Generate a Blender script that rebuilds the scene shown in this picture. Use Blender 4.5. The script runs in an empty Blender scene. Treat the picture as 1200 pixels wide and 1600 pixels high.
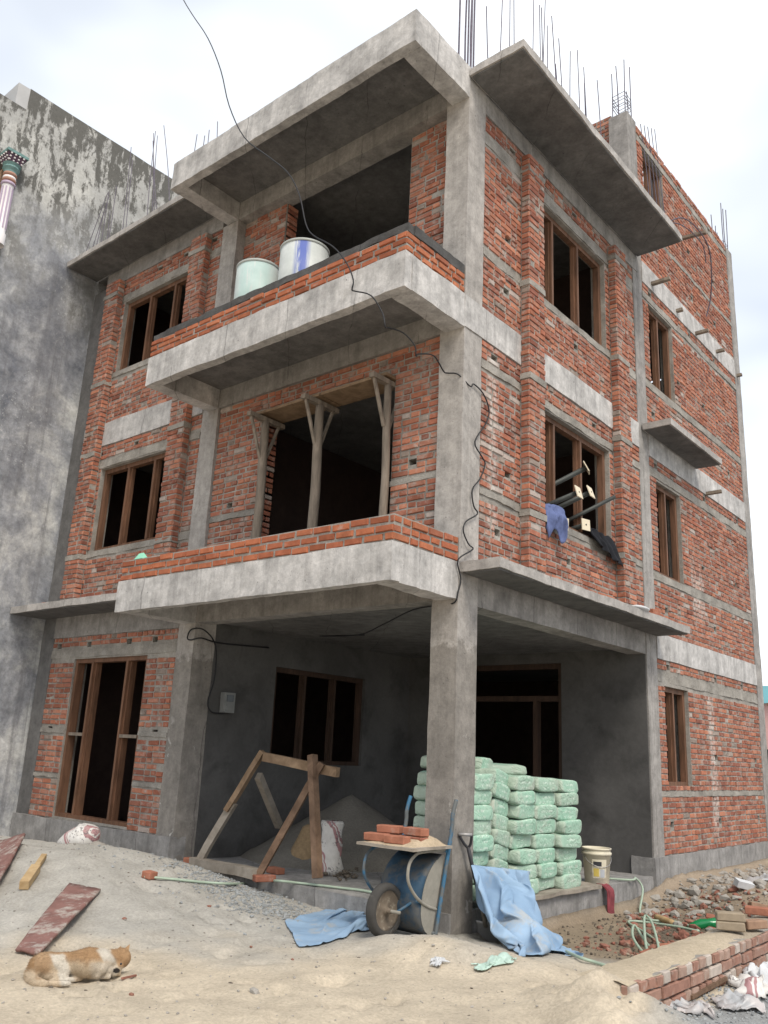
import bpy, bmesh, math, random
import numpy as np
from mathutils import Vector, Matrix, noise, Euler
random.seed(7)
S = bpy.context.scene
COL = S.collection
R = math.radians

# ------------------------------------------------------------------ camera
CAM = np.array([4.9366, -6.9974, 1.56]); YAW, PITCH, ROLL, FPX = R(-40.485), R(15.732), R(2.756), 1335.92
_f = np.array([math.sin(YAW)*math.cos(PITCH), math.cos(YAW)*math.cos(PITCH), math.sin(PITCH)])
_r = np.array([math.cos(YAW), -math.sin(YAW), 0.0]); _u = np.cross(_r, _f)
_r2 = math.cos(ROLL)*_r + math.sin(ROLL)*_u; _u2 = -math.sin(ROLL)*_r + math.cos(ROLL)*_u
cd = bpy.data.cameras.new('camera'); cam = bpy.data.objects.new('camera', cd); COL.objects.link(cam)
cd.sensor_fit = 'VERTICAL'; cd.sensor_height = 36; cd.lens = 36*FPX/1600; cd.clip_start = .05; cd.clip_end = 3000
cam.matrix_world = Matrix(((_r2[0], _u2[0], -_f[0], CAM[0]), (_r2[1], _u2[1], -_f[1], CAM[1]), (_r2[2], _u2[2], -_f[2], CAM[2]), (0, 0, 0, 1)))
S.camera = cam
S.render.resolution_x, S.render.resolution_y = 768, 1024

# ------------------------------------------------------------------ world: bright high overcast over a pale sky
SUN_AZ, SUN_EL = R(118), R(52)      # azimuth from +y towards +x : sun stands to the right of the house
w = bpy.data.worlds.new('World'); S.world = w; w.use_nodes = True
nt = w.node_tree; nt.nodes.clear()
def N(t, ty, **k):
    n = t.nodes.new(ty)
    for a, b in k.items(): setattr(n, a, b)
    return n
sky = N(nt, 'ShaderNodeTexSky', sky_type='NISHITA', sun_disc=False)
sky.sun_elevation = SUN_EL; sky.sun_rotation = SUN_AZ; sky.air_density = 1.0; sky.dust_density = 3.0
bg = N(nt, 'ShaderNodeBackground'); bg.inputs[1].default_value = 0.1
out = N(nt, 'ShaderNodeOutputWorld')
tc = N(nt, 'ShaderNodeTexCoord'); mp = N(nt, 'ShaderNodeMapping'); mp.inputs['Scale'].default_value = (1, 1, 2.2)
ns = N(nt, 'ShaderNodeTexNoise'); ns.inputs['Scale'].default_value = 1.3; ns.inputs['Detail'].default_value = 4
cr = N(nt, 'ShaderNodeValToRGB'); cr.color_ramp.elements[0].position = .36; cr.color_ramp.elements[1].position = .62
cr.color_ramp.elements[0].color = (.34, .34, .34, 1); cr.color_ramp.elements[1].color = (.97, .97, .97, 1)
mx = N(nt, 'ShaderNodeMix', data_type='RGBA'); mx.inputs[7].default_value = (7.6, 7.9, 8.2, 1)
L = nt.links.new
L(tc.outputs['Generated'], mp.inputs[0]); L(mp.outputs[0], ns.inputs['Vector']); L(ns.outputs[0], cr.inputs[0])
L(cr.outputs[0], mx.inputs[0]); L(sky.outputs[0], mx.inputs[6]); L(mx.outputs[2], bg.inputs[0]); L(bg.outputs[0], out.inputs[0])

sd = bpy.data.lights.new('sun', 'SUN'); so = bpy.data.objects.new('sun', sd); COL.objects.link(so)
sd.energy = 1.5; sd.angle = R(20); sd.color = (1, .93, .82)
dirn = Vector((math.sin(SUN_AZ)*math.cos(SUN_EL), math.cos(SUN_AZ)*math.cos(SUN_EL), math.sin(SUN_EL)))
so.rotation_euler = dirn.to_track_quat('Z', 'Y').to_euler()
S.view_settings.view_transform = 'Standard'; S.view_settings.look = 'None'; S.view_settings.gamma = 1
S.view_settings.use_curve_mapping = False; S.view_settings.exposure = 0.8
S.render.engine = 'CYCLES'
S.cycles.max_bounces = 6; S.cycles.diffuse_bounces = 4

# ------------------------------------------------------------------ pixel -> place helpers (photo pixels, 1200 x 1600)
def ray(u, v):
    return _r2*((u-600)/FPX) - _u2*((v-800)/FPX) + _f
def PX(u, v, x=0.): d = ray(u, v); return Vector(CAM + d*((x-CAM[0])/d[0]))
def PY(u, v, y=0.): d = ray(u, v); return Vector(CAM + d*((y-CAM[1])/d[1]))
def PZ(u, v, z=0.): d = ray(u, v); return Vector(CAM + d*((z-CAM[2])/d[2]))
def PROJ(p):
    q = np.array(p) - CAM; z = q@_f
    return 600 + FPX*(q@_r2)/z, 800 - FPX*(q@_u2)/z, z

# ------------------------------------------------------------------ materials
def srgb(r, g, b):
    f = lambda c: (c/255/12.92) if c/255 <= .04045 else ((c/255+.055)/1.055)**2.4
    return (f(r), f(g), f(b), 1)
MATS = {}
class NT:
    def __init__(s, name, rough=.9, spec=.25, kind='Object'):
        s.kind = kind
        m = bpy.data.materials.new(name); m.use_nodes = True; s.m = m; s.t = m.node_tree
        s.b = s.t.nodes['Principled BSDF']; s.b.inputs['Roughness'].default_value = rough
        s.b.inputs['Specular IOR Level'].default_value = spec; MATS[name] = m
        s.tc = N(s.t, 'ShaderNodeTexCoord')
    def link(s, a, b): s.t.links.new(a, b)
    def coords(s, scale=(1, 1, 1), kind=None):
        kind = kind or s.kind
        mp = N(s.t, 'ShaderNodeMapping'); mp.inputs['Scale'].default_value = scale
        if kind == 'World':
            if not hasattr(s, 'geo'): s.geo = N(s.t, 'ShaderNodeNewGeometry')
            s.link(s.geo.outputs['Position'], mp.inputs[0])
        else: s.link(s.tc.outputs[kind], mp.inputs[0])
        return mp.outputs[0]
    def noise(s, scale, detail=5, rough=.6, vec=None, sc=(1, 1, 1), dist=0):
        n = N(s.t, 'ShaderNodeTexNoise'); n.inputs['Scale'].default_value = scale; n.inputs['Detail'].default_value = detail
        n.inputs['Roughness'].default_value = rough; n.inputs['Distortion'].default_value = dist
        s.link(vec or s.coords(sc), n.inputs['Vector']); return n.outputs[0]
    def ramp(s, x, stops):
        r = N(s.t, 'ShaderNodeValToRGB'); e = r.color_ramp.elements
        while len(e) < len(stops): e.new(.5)
        for k, (p, c) in enumerate(stops):
            e[k].position = p; e[k].color = c if hasattr(c, '__len__') else (c, c, c, 1)
        s.link(x, r.inputs[0]); return r.outputs[0]
    def mix(s, fac, a, b, mode='MIX'):
        m = N(s.t, 'ShaderNodeMix', data_type='RGBA', blend_type=mode)
        for i, v in ((0, fac), (6, a), (7, b)):
            if isinstance(v, (int, float)): m.inputs[i].default_value = v
            elif isinstance(v, tuple): m.inputs[i].default_value = v
            else: s.link(v, m.inputs[i])
        return m.outputs[2]
    def math(s, op, a, b=0.):
        m = N(s.t, 'ShaderNodeMath', operation=op)
        for i, v in ((0, a), (1, b)):
            if isinstance(v, (int, float)): m.inputs[i].default_value = v
            else: s.link(v, m.inputs[i])
        return m.outputs[0]
    def attr(s, name):
        a = N(s.t, 'ShaderNodeAttribute'); a.attribute_name = name; return a.outputs['Color']
    def color(s, c):
        if isinstance(c, tuple): s.b.inputs['Base Color'].default_value = c
        else: s.link(c, s.b.inputs['Base Color'])
    def bump(s, h, strength=.4, dist=.02):
        b = N(s.t, 'ShaderNodeBump'); b.inputs['Strength'].default_value = strength; b.inputs['Distance'].default_value = dist
        s.link(h, b.inputs['Height']); s.link(b.outputs[0], s.b.inputs['Normal'])

def g(v, w=0.): return (v*(1+w), v, v*(1-w), 1)
def xyz(m):
    sp = N(m.t, 'ShaderNodeSeparateXYZ'); m.link(m.coords(kind='World'), sp.inputs[0]); return sp.outputs
def boxmask(m, ax, c, hw, soft):
    """1 inside |p-c|<hw along an axis, fading over soft"""
    d = m.math('ABSOLUTE', m.math('SUBTRACT', ax, c)); return m.ramp(m.math('MULTIPLY', d, 1/(hw+soft)), [(hw/(hw+soft), 1.), (1., 0.)])
def concrete(name, lo, mid, hi, streak=.5, pits=True, warm=.03, patch=.9, column=False):
    m = NT(name, .9, kind='World')
    n1 = m.noise(patch, 8, .66); n2 = m.noise(1.0, 6, .65, sc=(6, 6, .35)); n2b = m.noise(1.0, 5, .6, sc=(22, 22, .8)); n3 = m.noise(30, 4, .75); n6 = m.noise(6, 6, .7)
    base = m.ramp(n1, [(.28, g(lo, warm)), (.5, g(mid, warm)), (.72, g(hi, warm))])
    st = m.mix(1., m.ramp(n2, [(.32, .62), (.54, 1.06)]), m.ramp(n2b, [(.24, .80), (.50, 1.03)]), 'MULTIPLY')
    base = m.mix(streak, base, m.mix(1., base, st, 'MULTIPLY'))
    base = m.mix(.75, base, m.mix(1., base, m.ramp(n6, [(.30, .60), (.70, 1.3)]), 'MULTIPLY'))
    base = m.mix(.6, base, m.mix(1., base, m.ramp(n3, [(.25, .75), (.75, 1.2)]), 'MULTIPLY'))
    if column:
        P3 = xyz(m)
        lowz = m.ramp(m.math('ADD', P3[2], m.math('MULTIPLY', m.math('SUBTRACT', n6, .5), .8)), [(0, 0.), (1, 1.)])
        zz_ = m.math('MULTIPLY', m.math('ADD', P3[2], m.math('MULTIPLY', m.math('SUBTRACT', n6, .5), .5)), .1)
        base = m.mix(m.ramp(zz_, [(.262, 1.), (.268, 0.)]), base, m.mix(1., base, (.66, .65, .63, 1), 'MULTIPLY'))
        wp = m.math('MULTIPLY', m.ramp(m.noise(3.2, 6, .7, dist=.5), [(.60, 0.), (.64, 1.)]), m.ramp(zz_, [(.15, 1.), (.2, 0.)]))
        base = m.mix(m.math('MULTIPLY', wp, .8), base, (.50, .48, .45, 1))
    Q3 = xyz(m); sx = m.math('ADD', m.math('ADD', Q3[0], Q3[1]), m.math('MULTIPLY', m.noise(1.7, 3), .22))
    ln = m.ramp(m.math('ABSOLUTE', m.math('SUBTRACT', m.math('FRACT', m.math('MULTIPLY', sx, .93)), .5)), [(.002, .5), (.009, 1.)])
    ln = m.mix(m.ramp(m.noise(1.3, 3), [(.42, 1.), (.55, 0.)]), ln, (1, 1, 1, 1)); base = m.mix(1., base, ln, 'MULTIPLY')
    h = m.noise(55, 3, .7)
    if pits:
        pm = None
        for sc_, r0, sel0 in ((13, .08, .44), (37, .12, .50)):
            v = N(m.t, 'ShaderNodeTexVoronoi', distance='EUCLIDEAN'); v.inputs['Scale'].default_value = sc_; v.inputs['Randomness'].default_value = 1; m.link(m.coords(), v.inputs['Vector'])
            pit = m.ramp(m.math('ADD', v.outputs['Distance'], m.math('MULTIPLY', m.noise(sc_*.8, 2), .35)), [(r0+.08, .35), (r0+.2, 1.)])
            pit = m.mix(1., pit, m.ramp(m.noise(2.1+sc_*.03, 4), [(sel0, 1.), (sel0+.07, 0.)]), 'LIGHTEN')
            pm = pit if pm is None else m.mix(1., pm, pit, 'MULTIPLY')
        base = m.mix(1., base, pm, 'MULTIPLY'); h = m.mix(.6, h, pm, 'MIX')
    m.color(base); m.bump(m.mix(.5, m.mix(.5, h, n3), n6), .7, .014); return m.m
concrete('column_concrete', .25, .34, .43, .4, column=True, warm=.07)
concrete('concrete', .20, .28, .37, .55, warm=.06)
concrete('concrete_edge', .26, .35, .45, .3, warm=.06)
concrete('concrete_pale', .32, .44, .58, .6, patch=1.6, warm=.035)
concrete('concrete_slab', .11, .155, .215, .25)
concrete('plaster', .10, .135, .175, .25, False, patch=.7)
concrete('concrete_plinth', .19, .26, .32, .6)
concrete('mortar_fresh', .055, .075, .10, .0, False)

# porch plaster: grey cement render with damp patches low down
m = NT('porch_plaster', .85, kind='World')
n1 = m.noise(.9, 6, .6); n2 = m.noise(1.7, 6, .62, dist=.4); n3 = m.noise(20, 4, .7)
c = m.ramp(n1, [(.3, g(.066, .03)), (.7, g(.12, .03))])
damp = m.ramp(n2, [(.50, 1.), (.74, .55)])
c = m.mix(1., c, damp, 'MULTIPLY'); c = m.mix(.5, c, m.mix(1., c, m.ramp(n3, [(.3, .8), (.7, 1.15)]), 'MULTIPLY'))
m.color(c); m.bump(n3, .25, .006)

# neighbour's render: grey wash under black mould streaks
m = NT('mould_render', .92, kind='World')
P3 = xyz(m)
n1 = m.noise(.9, 8, .66, dist=.4); n2 = m.noise(3.8, 10, .76, sc=(1, 1.2, .6), dist=.3); n3 = m.noise(26, 4, .75); n4 = m.noise(1.1, 6, .65, sc=(1, 6, .18)); n5 = m.noise(7, 7, .72); n6 = m.noise(.55, 4, .6)
wash = m.ramp(n1, [(.35, (.15, .16, .185, 1)), (.5, (.30, .308, .325, 1)), (.64, (.52, .52, .505, 1))])
wash = m.mix(.9, wash, m.mix(1., wash, m.ramp(n5, [(.28, .55), (.72, 1.35)]), 'MULTIPLY'))
up = m.ramp(m.math('MULTIPLY', m.math('ADD', P3[2], m.math('MULTIPLY', m.math('SUBTRACT', n6, .5), 5.)), .08), [(.70, 0.), (.82, 1.)])
wash = m.mix(up, wash, m.mix(.6, wash, (.47, .46, .42, 1)))
topz = m.ramp(m.math('MULTIPLY', P3[2], .08), [(.93, 0.), (.995, .10)])
mold = m.math('ADD', m.math('ADD', n2, topz), m.math('MULTIPLY', m.math('SUBTRACT', n4, .5), .45))
mk = m.math('MULTIPLY', m.ramp(mold, [(.47, 0.), (.54, .92)]), up)
low = m.math('MULTIPLY', m.ramp(m.noise(.6, 6, .66, sc=(1, 1.6, .6)), [(.50, 0.), (.66, .62)]), m.ramp(up, [(0., 1.), (.6, 0.)]))
strk = m.math('MULTIPLY', m.ramp(n4, [(.55, 0.), (.68, .6)]), m.ramp(up, [(0., 1.), (.6, 0.)]))
speck = m.math('MULTIPLY', m.ramp(m.noise(16, 6, .8), [(.56, 0.), (.62, .7)]), m.ramp(m.noise(.8, 4), [(.52, 0.), (.6, 1.)]))
col = m.mix(low, wash, (.115, .12, .14, 1)); col = m.mix(strk, col, (.13, .13, .14, 1)); col = m.mix(m.math('MULTIPLY', speck, .6), col, (.55, .56, .56, 1))
col = m.mix(mk, col, (.095, .092, .083, 1))
col = m.mix(.6, col, m.mix(1., col, m.ramp(n3, [(.3, .74), (.7, 1.22)]), 'MULTIPLY'))
m.color(col); m.bump(m.mix(.5, n3, n5), .6, .015)

def brickmat(name, smear, white):
    m = NT(name, .93, .15, kind='World'); P3 = xyz(m)
    c = m.attr('bc'); n1 = m.noise(11, 5, .65); n2 = m.noise(1.5, 6, .65); n3 = m.noise(60, 4, .7); n5 = m.noise(4.5, 6, .7)
    c = m.mix(.85, c, m.mix(1., c, m.ramp(n1, [(.25, .68), (.75, 1.28)]), 'MULTIPLY'))
    sm = m.math('ADD', m.math('MULTIPLY', n5, .62), m.math('MULTIPLY', n1, .38))
    c = m.mix(m.ramp(sm, [(smear, 0.), (smear+.12, .8)]), c, (.34, .30, .265, 1))
    c = m.mix(m.ramp(m.math('ADD', m.math('MULTIPLY', n2, .5), m.math('MULTIPLY', n1, .5)), [(white, 0.), (white+.10, .55)]), c, (.46, .42, .38, 1))
    for yc, hw, zc, zh in ((.60, .05, 5.0, .95), (7.0, .10, 1.75, .95), (6.75, .22, 4.25, .22)):
        k_ = m.math('MULTIPLY', m.math('MULTIPLY', boxmask(m, m.math('ADD', P3[1], m.math('MULTIPLY', n5, .12)), yc+.06, hw, .07), boxmask(m, P3[2], zc, zh, .25)), boxmask(m, P3[0], 0., .12, .05))
        c = m.mix(m.math('MULTIPLY', k_, m.ramp(n1, [(.38, .05), (.62, .75)])), c, (.56, .53, .49, 1))
    m.color(c); m.bump(m.mix(.5, n3, n1), .7, .008)
brickmat('brick_weathered', .51, .575)
brickmat('brick_fresh', .58, .64)
m = NT('mortar', .95, .1, kind='World')
n1 = m.noise(3.2, 6, .65); n2 = m.noise(45, 4, .7)
c = m.ramp(n1, [(.3, (.20, .185, .165, 1)), (.5, (.30, .28, .25, 1)), (.72, (.42, .395, .355, 1))])
m.color(m.mix(.6, c, m.mix(1., c, m.ramp(n2, [(.3, .7), (.7, 1.2)]), 'MULTIPLY'))); m.bump(m.mix(.5, n2, n1), .9, .02)
concrete('band', .15, .20, .26, .2, False, .05, 3.5)

def wood(name, a, b, sc=(3, 3, .35), rough=.65, scale=6):
    m = NT(name, rough, .3)
    n1 = m.noise(scale, 6, .65, sc=sc, dist=.6); n2 = m.noise(2.2, 4)
    c = m.ramp(n1, [(.28, a), (.72, b)])
    m.color(m.mix(.6, c, m.mix(1., c, m.ramp(n2, [(.3, .7), (.7, 1.2)]), 'MULTIPLY'))); m.bump(n1, .35, .004)
wood('frame_wood', (.08, .042, .025, 1), (.225, .115, .068, 1))
wood('frame_wood_shaded', (.03, .018, .012, 1), (.075, .042, .028, 1))  # frame_wood darkened for the porch, its shade is put into the colour
wood('grey_timber', (.12, .098, .078, 1), (.33, .275, .22, 1), rough=.9)
wood('raw_timber', (.15, .095, .055, 1), (.34, .235, .15, 1), (1, 1, 1), .8)
wood('dark_timber', (.09, .055, .035, 1), (.25, .16, .105, 1), (1, 1, 1), .8)
wood('dusty_timber', (.20, .17, .135, 1), (.36, .32, .27, 1), (1, 1, 1), .85)
wood('bright_timber', (.34, .22, .10, 1), (.55, .41, .24, 1), (1, 1, 1), .75)

def plain(name, c, rough=.6, var=.25, scale=6, metal=0., dirt=None, dirt_at=.55, bump=.15, spec=.3):
    m = NT(name, rough, spec); m.b.inputs['Metallic'].default_value = metal
    n = m.noise(scale, 5, .65)
    col = m.mix(1., c, m.ramp(n, [(.25, 1-var), (.75, 1+var)]), 'MULTIPLY')
    if dirt: col = m.mix(m.ramp(m.noise(scale*.8, 6, .7), [(dirt_at, 0.), (dirt_at+.13, .85)]), col, dirt)
    m.color(col)
    if bump: m.bump(m.noise(scale*7, 3), bump, .006)
    return m.m
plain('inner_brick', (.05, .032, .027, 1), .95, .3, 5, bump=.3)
DUST = (.34, .30, .235, 1)
plain('rebar', (.13, .115, .145, 1), .7, .3, 20, .3)
plain('cable', (.02, .02, .022, 1), .55, .1, bump=0)
plain('blue_paint', (.035, .12, .21, 1), .6, .3, 8, dirt=(.12, .115, .10, 1), dirt_at=.44)
plain('dusty_steel', (.25, .235, .20, 1), .8, .2, 12)
plain('tyre', (.055, .052, .048, 1), .9, .2, 14, dirt=(.2, .18, .15, 1), dirt_at=.60)
plain('rim', (.15, .12, .09, 1), .8, .3, 14, dirt=DUST)
plain('black_grip', (.03, .03, .035, 1), .5, .2, bump=0)
plain('grey_metal', (.35, .34, .33, 1), .5, .15, 12, .5)
plain('red_board', (.20, .105, .09, 1), .9, .3, 7, dirt=(.38, .35, .31, 1), dirt_at=.50)
plain('drum_plastic', (.46, .49, .47, 1), .5, .12, 3, dirt=(.32, .33, .31, 1), dirt_at=.55, bump=0)
plain('drum_rim', (.38, .40, .38, 1), .5, .12, 3, bump=0)
plain('bucket_plastic', (.62, .57, .44, 1), .5, .12, 4, dirt=(.36, .33, .28, 1), dirt_at=.52)
plain('label_yellow', (.55, .42, .10, 1), .6, .1); plain('label_dark', (.04, .04, .045, 1), .6, .1); plain('label_grey', (.42, .44, .47, 1), .6, .15, 40)
plain('rag_red', (.22, .05, .06, 1), .95, .3, 9); plain('cloth_blue', (.11, .14, .28, 1), .95, .35, 14); plain('cloth_black', (.012, .013, .017, 1), .9, .3, 9)
plain('hose', (.34, .42, .33, 1), .5, .15, 8, dirt=(.42, .38, .30, 1), dirt_at=.6, bump=0)
plain('white_plastic', (.55, .56, .57, 1), .55, .12, 9)
plain('meter_box', (.20, .205, .20, 1), .5, .15, 10); plain('meter_glass', (.07, .08, .085, 1), .2, .1, bump=0)
plain('paint_peach', (.58, .42, .31, 1), .8, .08, 1.5); plain('paint_white', (.72, .70, .70, 1), .7, .06); plain('paint_mauve', (.42, .34, .44, 1), .7, .08)
plain('paint_grey', (.42, .42, .42, 1), .8, .12, 2); plain('paint_teal', (.14, .24, .23, 1), .7, .3, 20); plain('paint_terracotta', (.36, .20, .15, 1), .7, .15); plain('paint_plum', (.09, .05, .08, 1), .7, .2, 20)
plain('steel_post', (.065, .07, .066, 1), .55, .2, 9, .4); plain('cream_plate', (.66, .58, .44, 1), .7, .1)
plain('stone', (.30, .28, .25, 1), .9, .35, 9); plain('stone_grey', (.27, .28, .28, 1), .9, .35, 9); plain('rubble_red', (.24, .105, .075, 1), .95, .4, 8, dirt=DUST, dirt_at=.53)
plain('clod', (.115, .095, .075, 1), .95, .3, 12); plain('jute', (.30, .21, .12, 1), .95, .25, 22); plain('gate_green', (.05, .055, .05, 1), .6, .3, 8)
plain('far_teal', (.12, .30, .33, 1), .8, .2, .05, bump=0); plain('far_pink', (.55, .33, .30, 1), .8, .2, .1, bump=0); plain('far_blue', (.20, .27, .36, 1), .8, .2, .1, bump=0)
plain('hill_green', (.10, .14, .09, 1), .95, .4, .02, bump=0)
m = NT('bottle_green', .15, .5); m.color((.02, .32, .11, 1)); m.b.inputs['Transmission Weight'].default_value = .45
m = NT('scrap_plastic', .4, .4); m.color(m.ramp(m.noise(7, 4), [(.4, (.48, .49, .50, 1)), (.62, (.58, .53, .51, 1))])); m.b.inputs['Transmission Weight'].default_value = .25

# blue woven tarpaulin
m = NT('tarp_blue', .75, .2)
n = m.noise(2.2, 5, .6); wv = N(m.t, 'ShaderNodeTexWave'); wv.inputs['Scale'].default_value = 45; wv.inputs['Distortion'].default_value = 1
m.link(m.coords(), wv.inputs['Vector'])
c = m.ramp(n, [(.3, (.19, .29, .42, 1)), (.7, (.30, .42, .56, 1))])
c = m.mix(m.ramp(m.noise(3.3, 6, .7), [(.54, 0.), (.68, .75)]), c, (.38, .38, .36, 1))
m.color(c); m.bump(wv.outputs[1], .08, .004)

# cement bag: mint woven sack, paler dusty top and seams, faint rows of print
m = NT('cement_bag', .8, .15)
sp = N(m.t, 'ShaderNodeSeparateXYZ'); m.link(m.tc.outputs['Object'], sp.inputs[0])
oi = N(m.t, 'ShaderNodeObjectInfo')
vv = N(m.t, 'ShaderNodeVectorMath', operation='ADD'); m.link(m.tc.outputs['Object'], vv.inputs[0])
cx = N(m.t, 'ShaderNodeCombineXYZ'); m.link(m.math('MULTIPLY', oi.outputs['Random'], 50.), cx.inputs[0]); m.link(cx.outputs[0], vv.inputs[1])
n = m.noise(5, 5, .65, vec=vv.outputs[0]); n2 = m.noise(26, 4, .6, vec=vv.outputs[0])
c = m.ramp(n, [(.3, (.25, .44, .33, 1)), (.7, (.37, .54, .43, 1))])
c = m.mix(m.math('MULTIPLY', oi.outputs['Random'], .35), c, (.40, .42, .35, 1))
band = m.ramp(m.math('ADD', m.math('ABSOLUTE', sp.outputs[1]), m.math('MULTIPLY', n, .06)), [(.20, 0.), (.23, .6)])
c = m.mix(band, c, (.40, .43, .36, 1)); c = m.mix(m.ramp(sp.outputs[2], [(.52, 0.), (.60, .55)]), c, (.42, .42, .35, 1))
pr = m.noise(34, 2, .5, vec=vv.outputs[0]); rows = N(m.t, 'ShaderNodeMath', operation='SINE'); m.link(m.math('MULTIPLY', sp.outputs[2], 110.), rows.inputs[0])
txt = m.math('MULTIPLY', m.ramp(rows.outputs[0], [(.1, 0.), (.4, 1.)]), m.ramp(pr, [(.50, 0.), (.54, 1.)]))
ends = m.ramp(m.math('ABSOLUTE', sp.outputs[1]), [(.10, .55), (.12, 0.)])
c = m.mix(m.math('MULTIPLY', txt, ends), c, (.62, .70, .62, 1))
c = m.mix(m.ramp(m.noise(2.6, 6, .7, vec=vv.outputs[0]), [(.52, 0.), (.68, .6)]), c, (.44, .43, .37, 1))
cre = m.math('ABSOLUTE', m.math('SUBTRACT', m.noise(8, 3, .6, vec=vv.outputs[0], dist=.8), .5))
m.color(c); m.bump(m.mix(.65, m.mix(.5, n2, n), m.ramp(cre, [(0, 0.), (.12, 1.)])), .7, .012)

# printed rice sack, white with a red stripe
m = NT('sack_print', .7, .2)
sp = N(m.t, 'ShaderNodeSeparateXYZ'); m.link(m.tc.outputs['Object'], sp.inputs[0])
n = m.noise(7, 5)
c = m.ramp(n, [(.3, (.50, .48, .45, 1)), (.7, (.70, .68, .65, 1))])
wob = m.math('ADD', m.math('ADD', sp.outputs[0], m.math('MULTIPLY', sp.outputs[2], .5)), m.math('MULTIPLY', m.noise(3, 3), .25))
st = m.ramp(m.math('FRACT', m.math('MULTIPLY', wob, 3.4)), [(.30, 0.), (.32, 1.), (.46, 1.), (.48, 0.), (.53, 0.), (.54, 1.), (.60, 1.), (.61, 0.)])
txt = m.math('MULTIPLY', m.ramp(m.noise(45, 2), [(.54, 0.), (.57, 1.)]), m.ramp(m.noise(6, 2), [(.52, 0.), (.55, 1.)]))
c = m.mix(m.math('MULTIPLY', st, .75), c, (.28, .07, .085, 1)); c = m.mix(m.math('MULTIPLY', txt, .7), c, (.10, .09, .10, 1))
m.color(m.mix(m.ramp(m.noise(4, 6, .7), [(.55, 0.), (.7, .6)]), c, (.40, .37, .33, 1))); m.bump(n, .3, .01)

m = NT('ground', .97, .1)
c = m.attr('gc'); n1 = m.noise(2.2, 7, .68); n2 = m.noise(38, 5, .75); n3 = m.noise(150, 3, .7)
c = m.mix(.8, c, m.mix(1., c, m.ramp(n1, [(.28, .76), (.72, 1.2)]), 'MULTIPLY'))
c = m.mix(.8, c, m.mix(1., c, m.ramp(n2, [(.28, .70), (.72, 1.24)]), 'MULTIPLY'))
m.color(c); m.bump(m.mix(.45, n2, n3), .9, .018)

m = NT('dog_fur', .9, .15)
n = m.noise(18, 5, .7); nf = m.noise(90, 3, .7, sc=(1, 1, 3))
c = m.attr('dc'); m.color(m.mix(.7, c, m.mix(1., c, m.ramp(nf, [(.25, .70), (.75, 1.25)]), 'MULTIPLY'))); m.bump(nf, .8, .008)

def M(n): return MATS[n]

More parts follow.
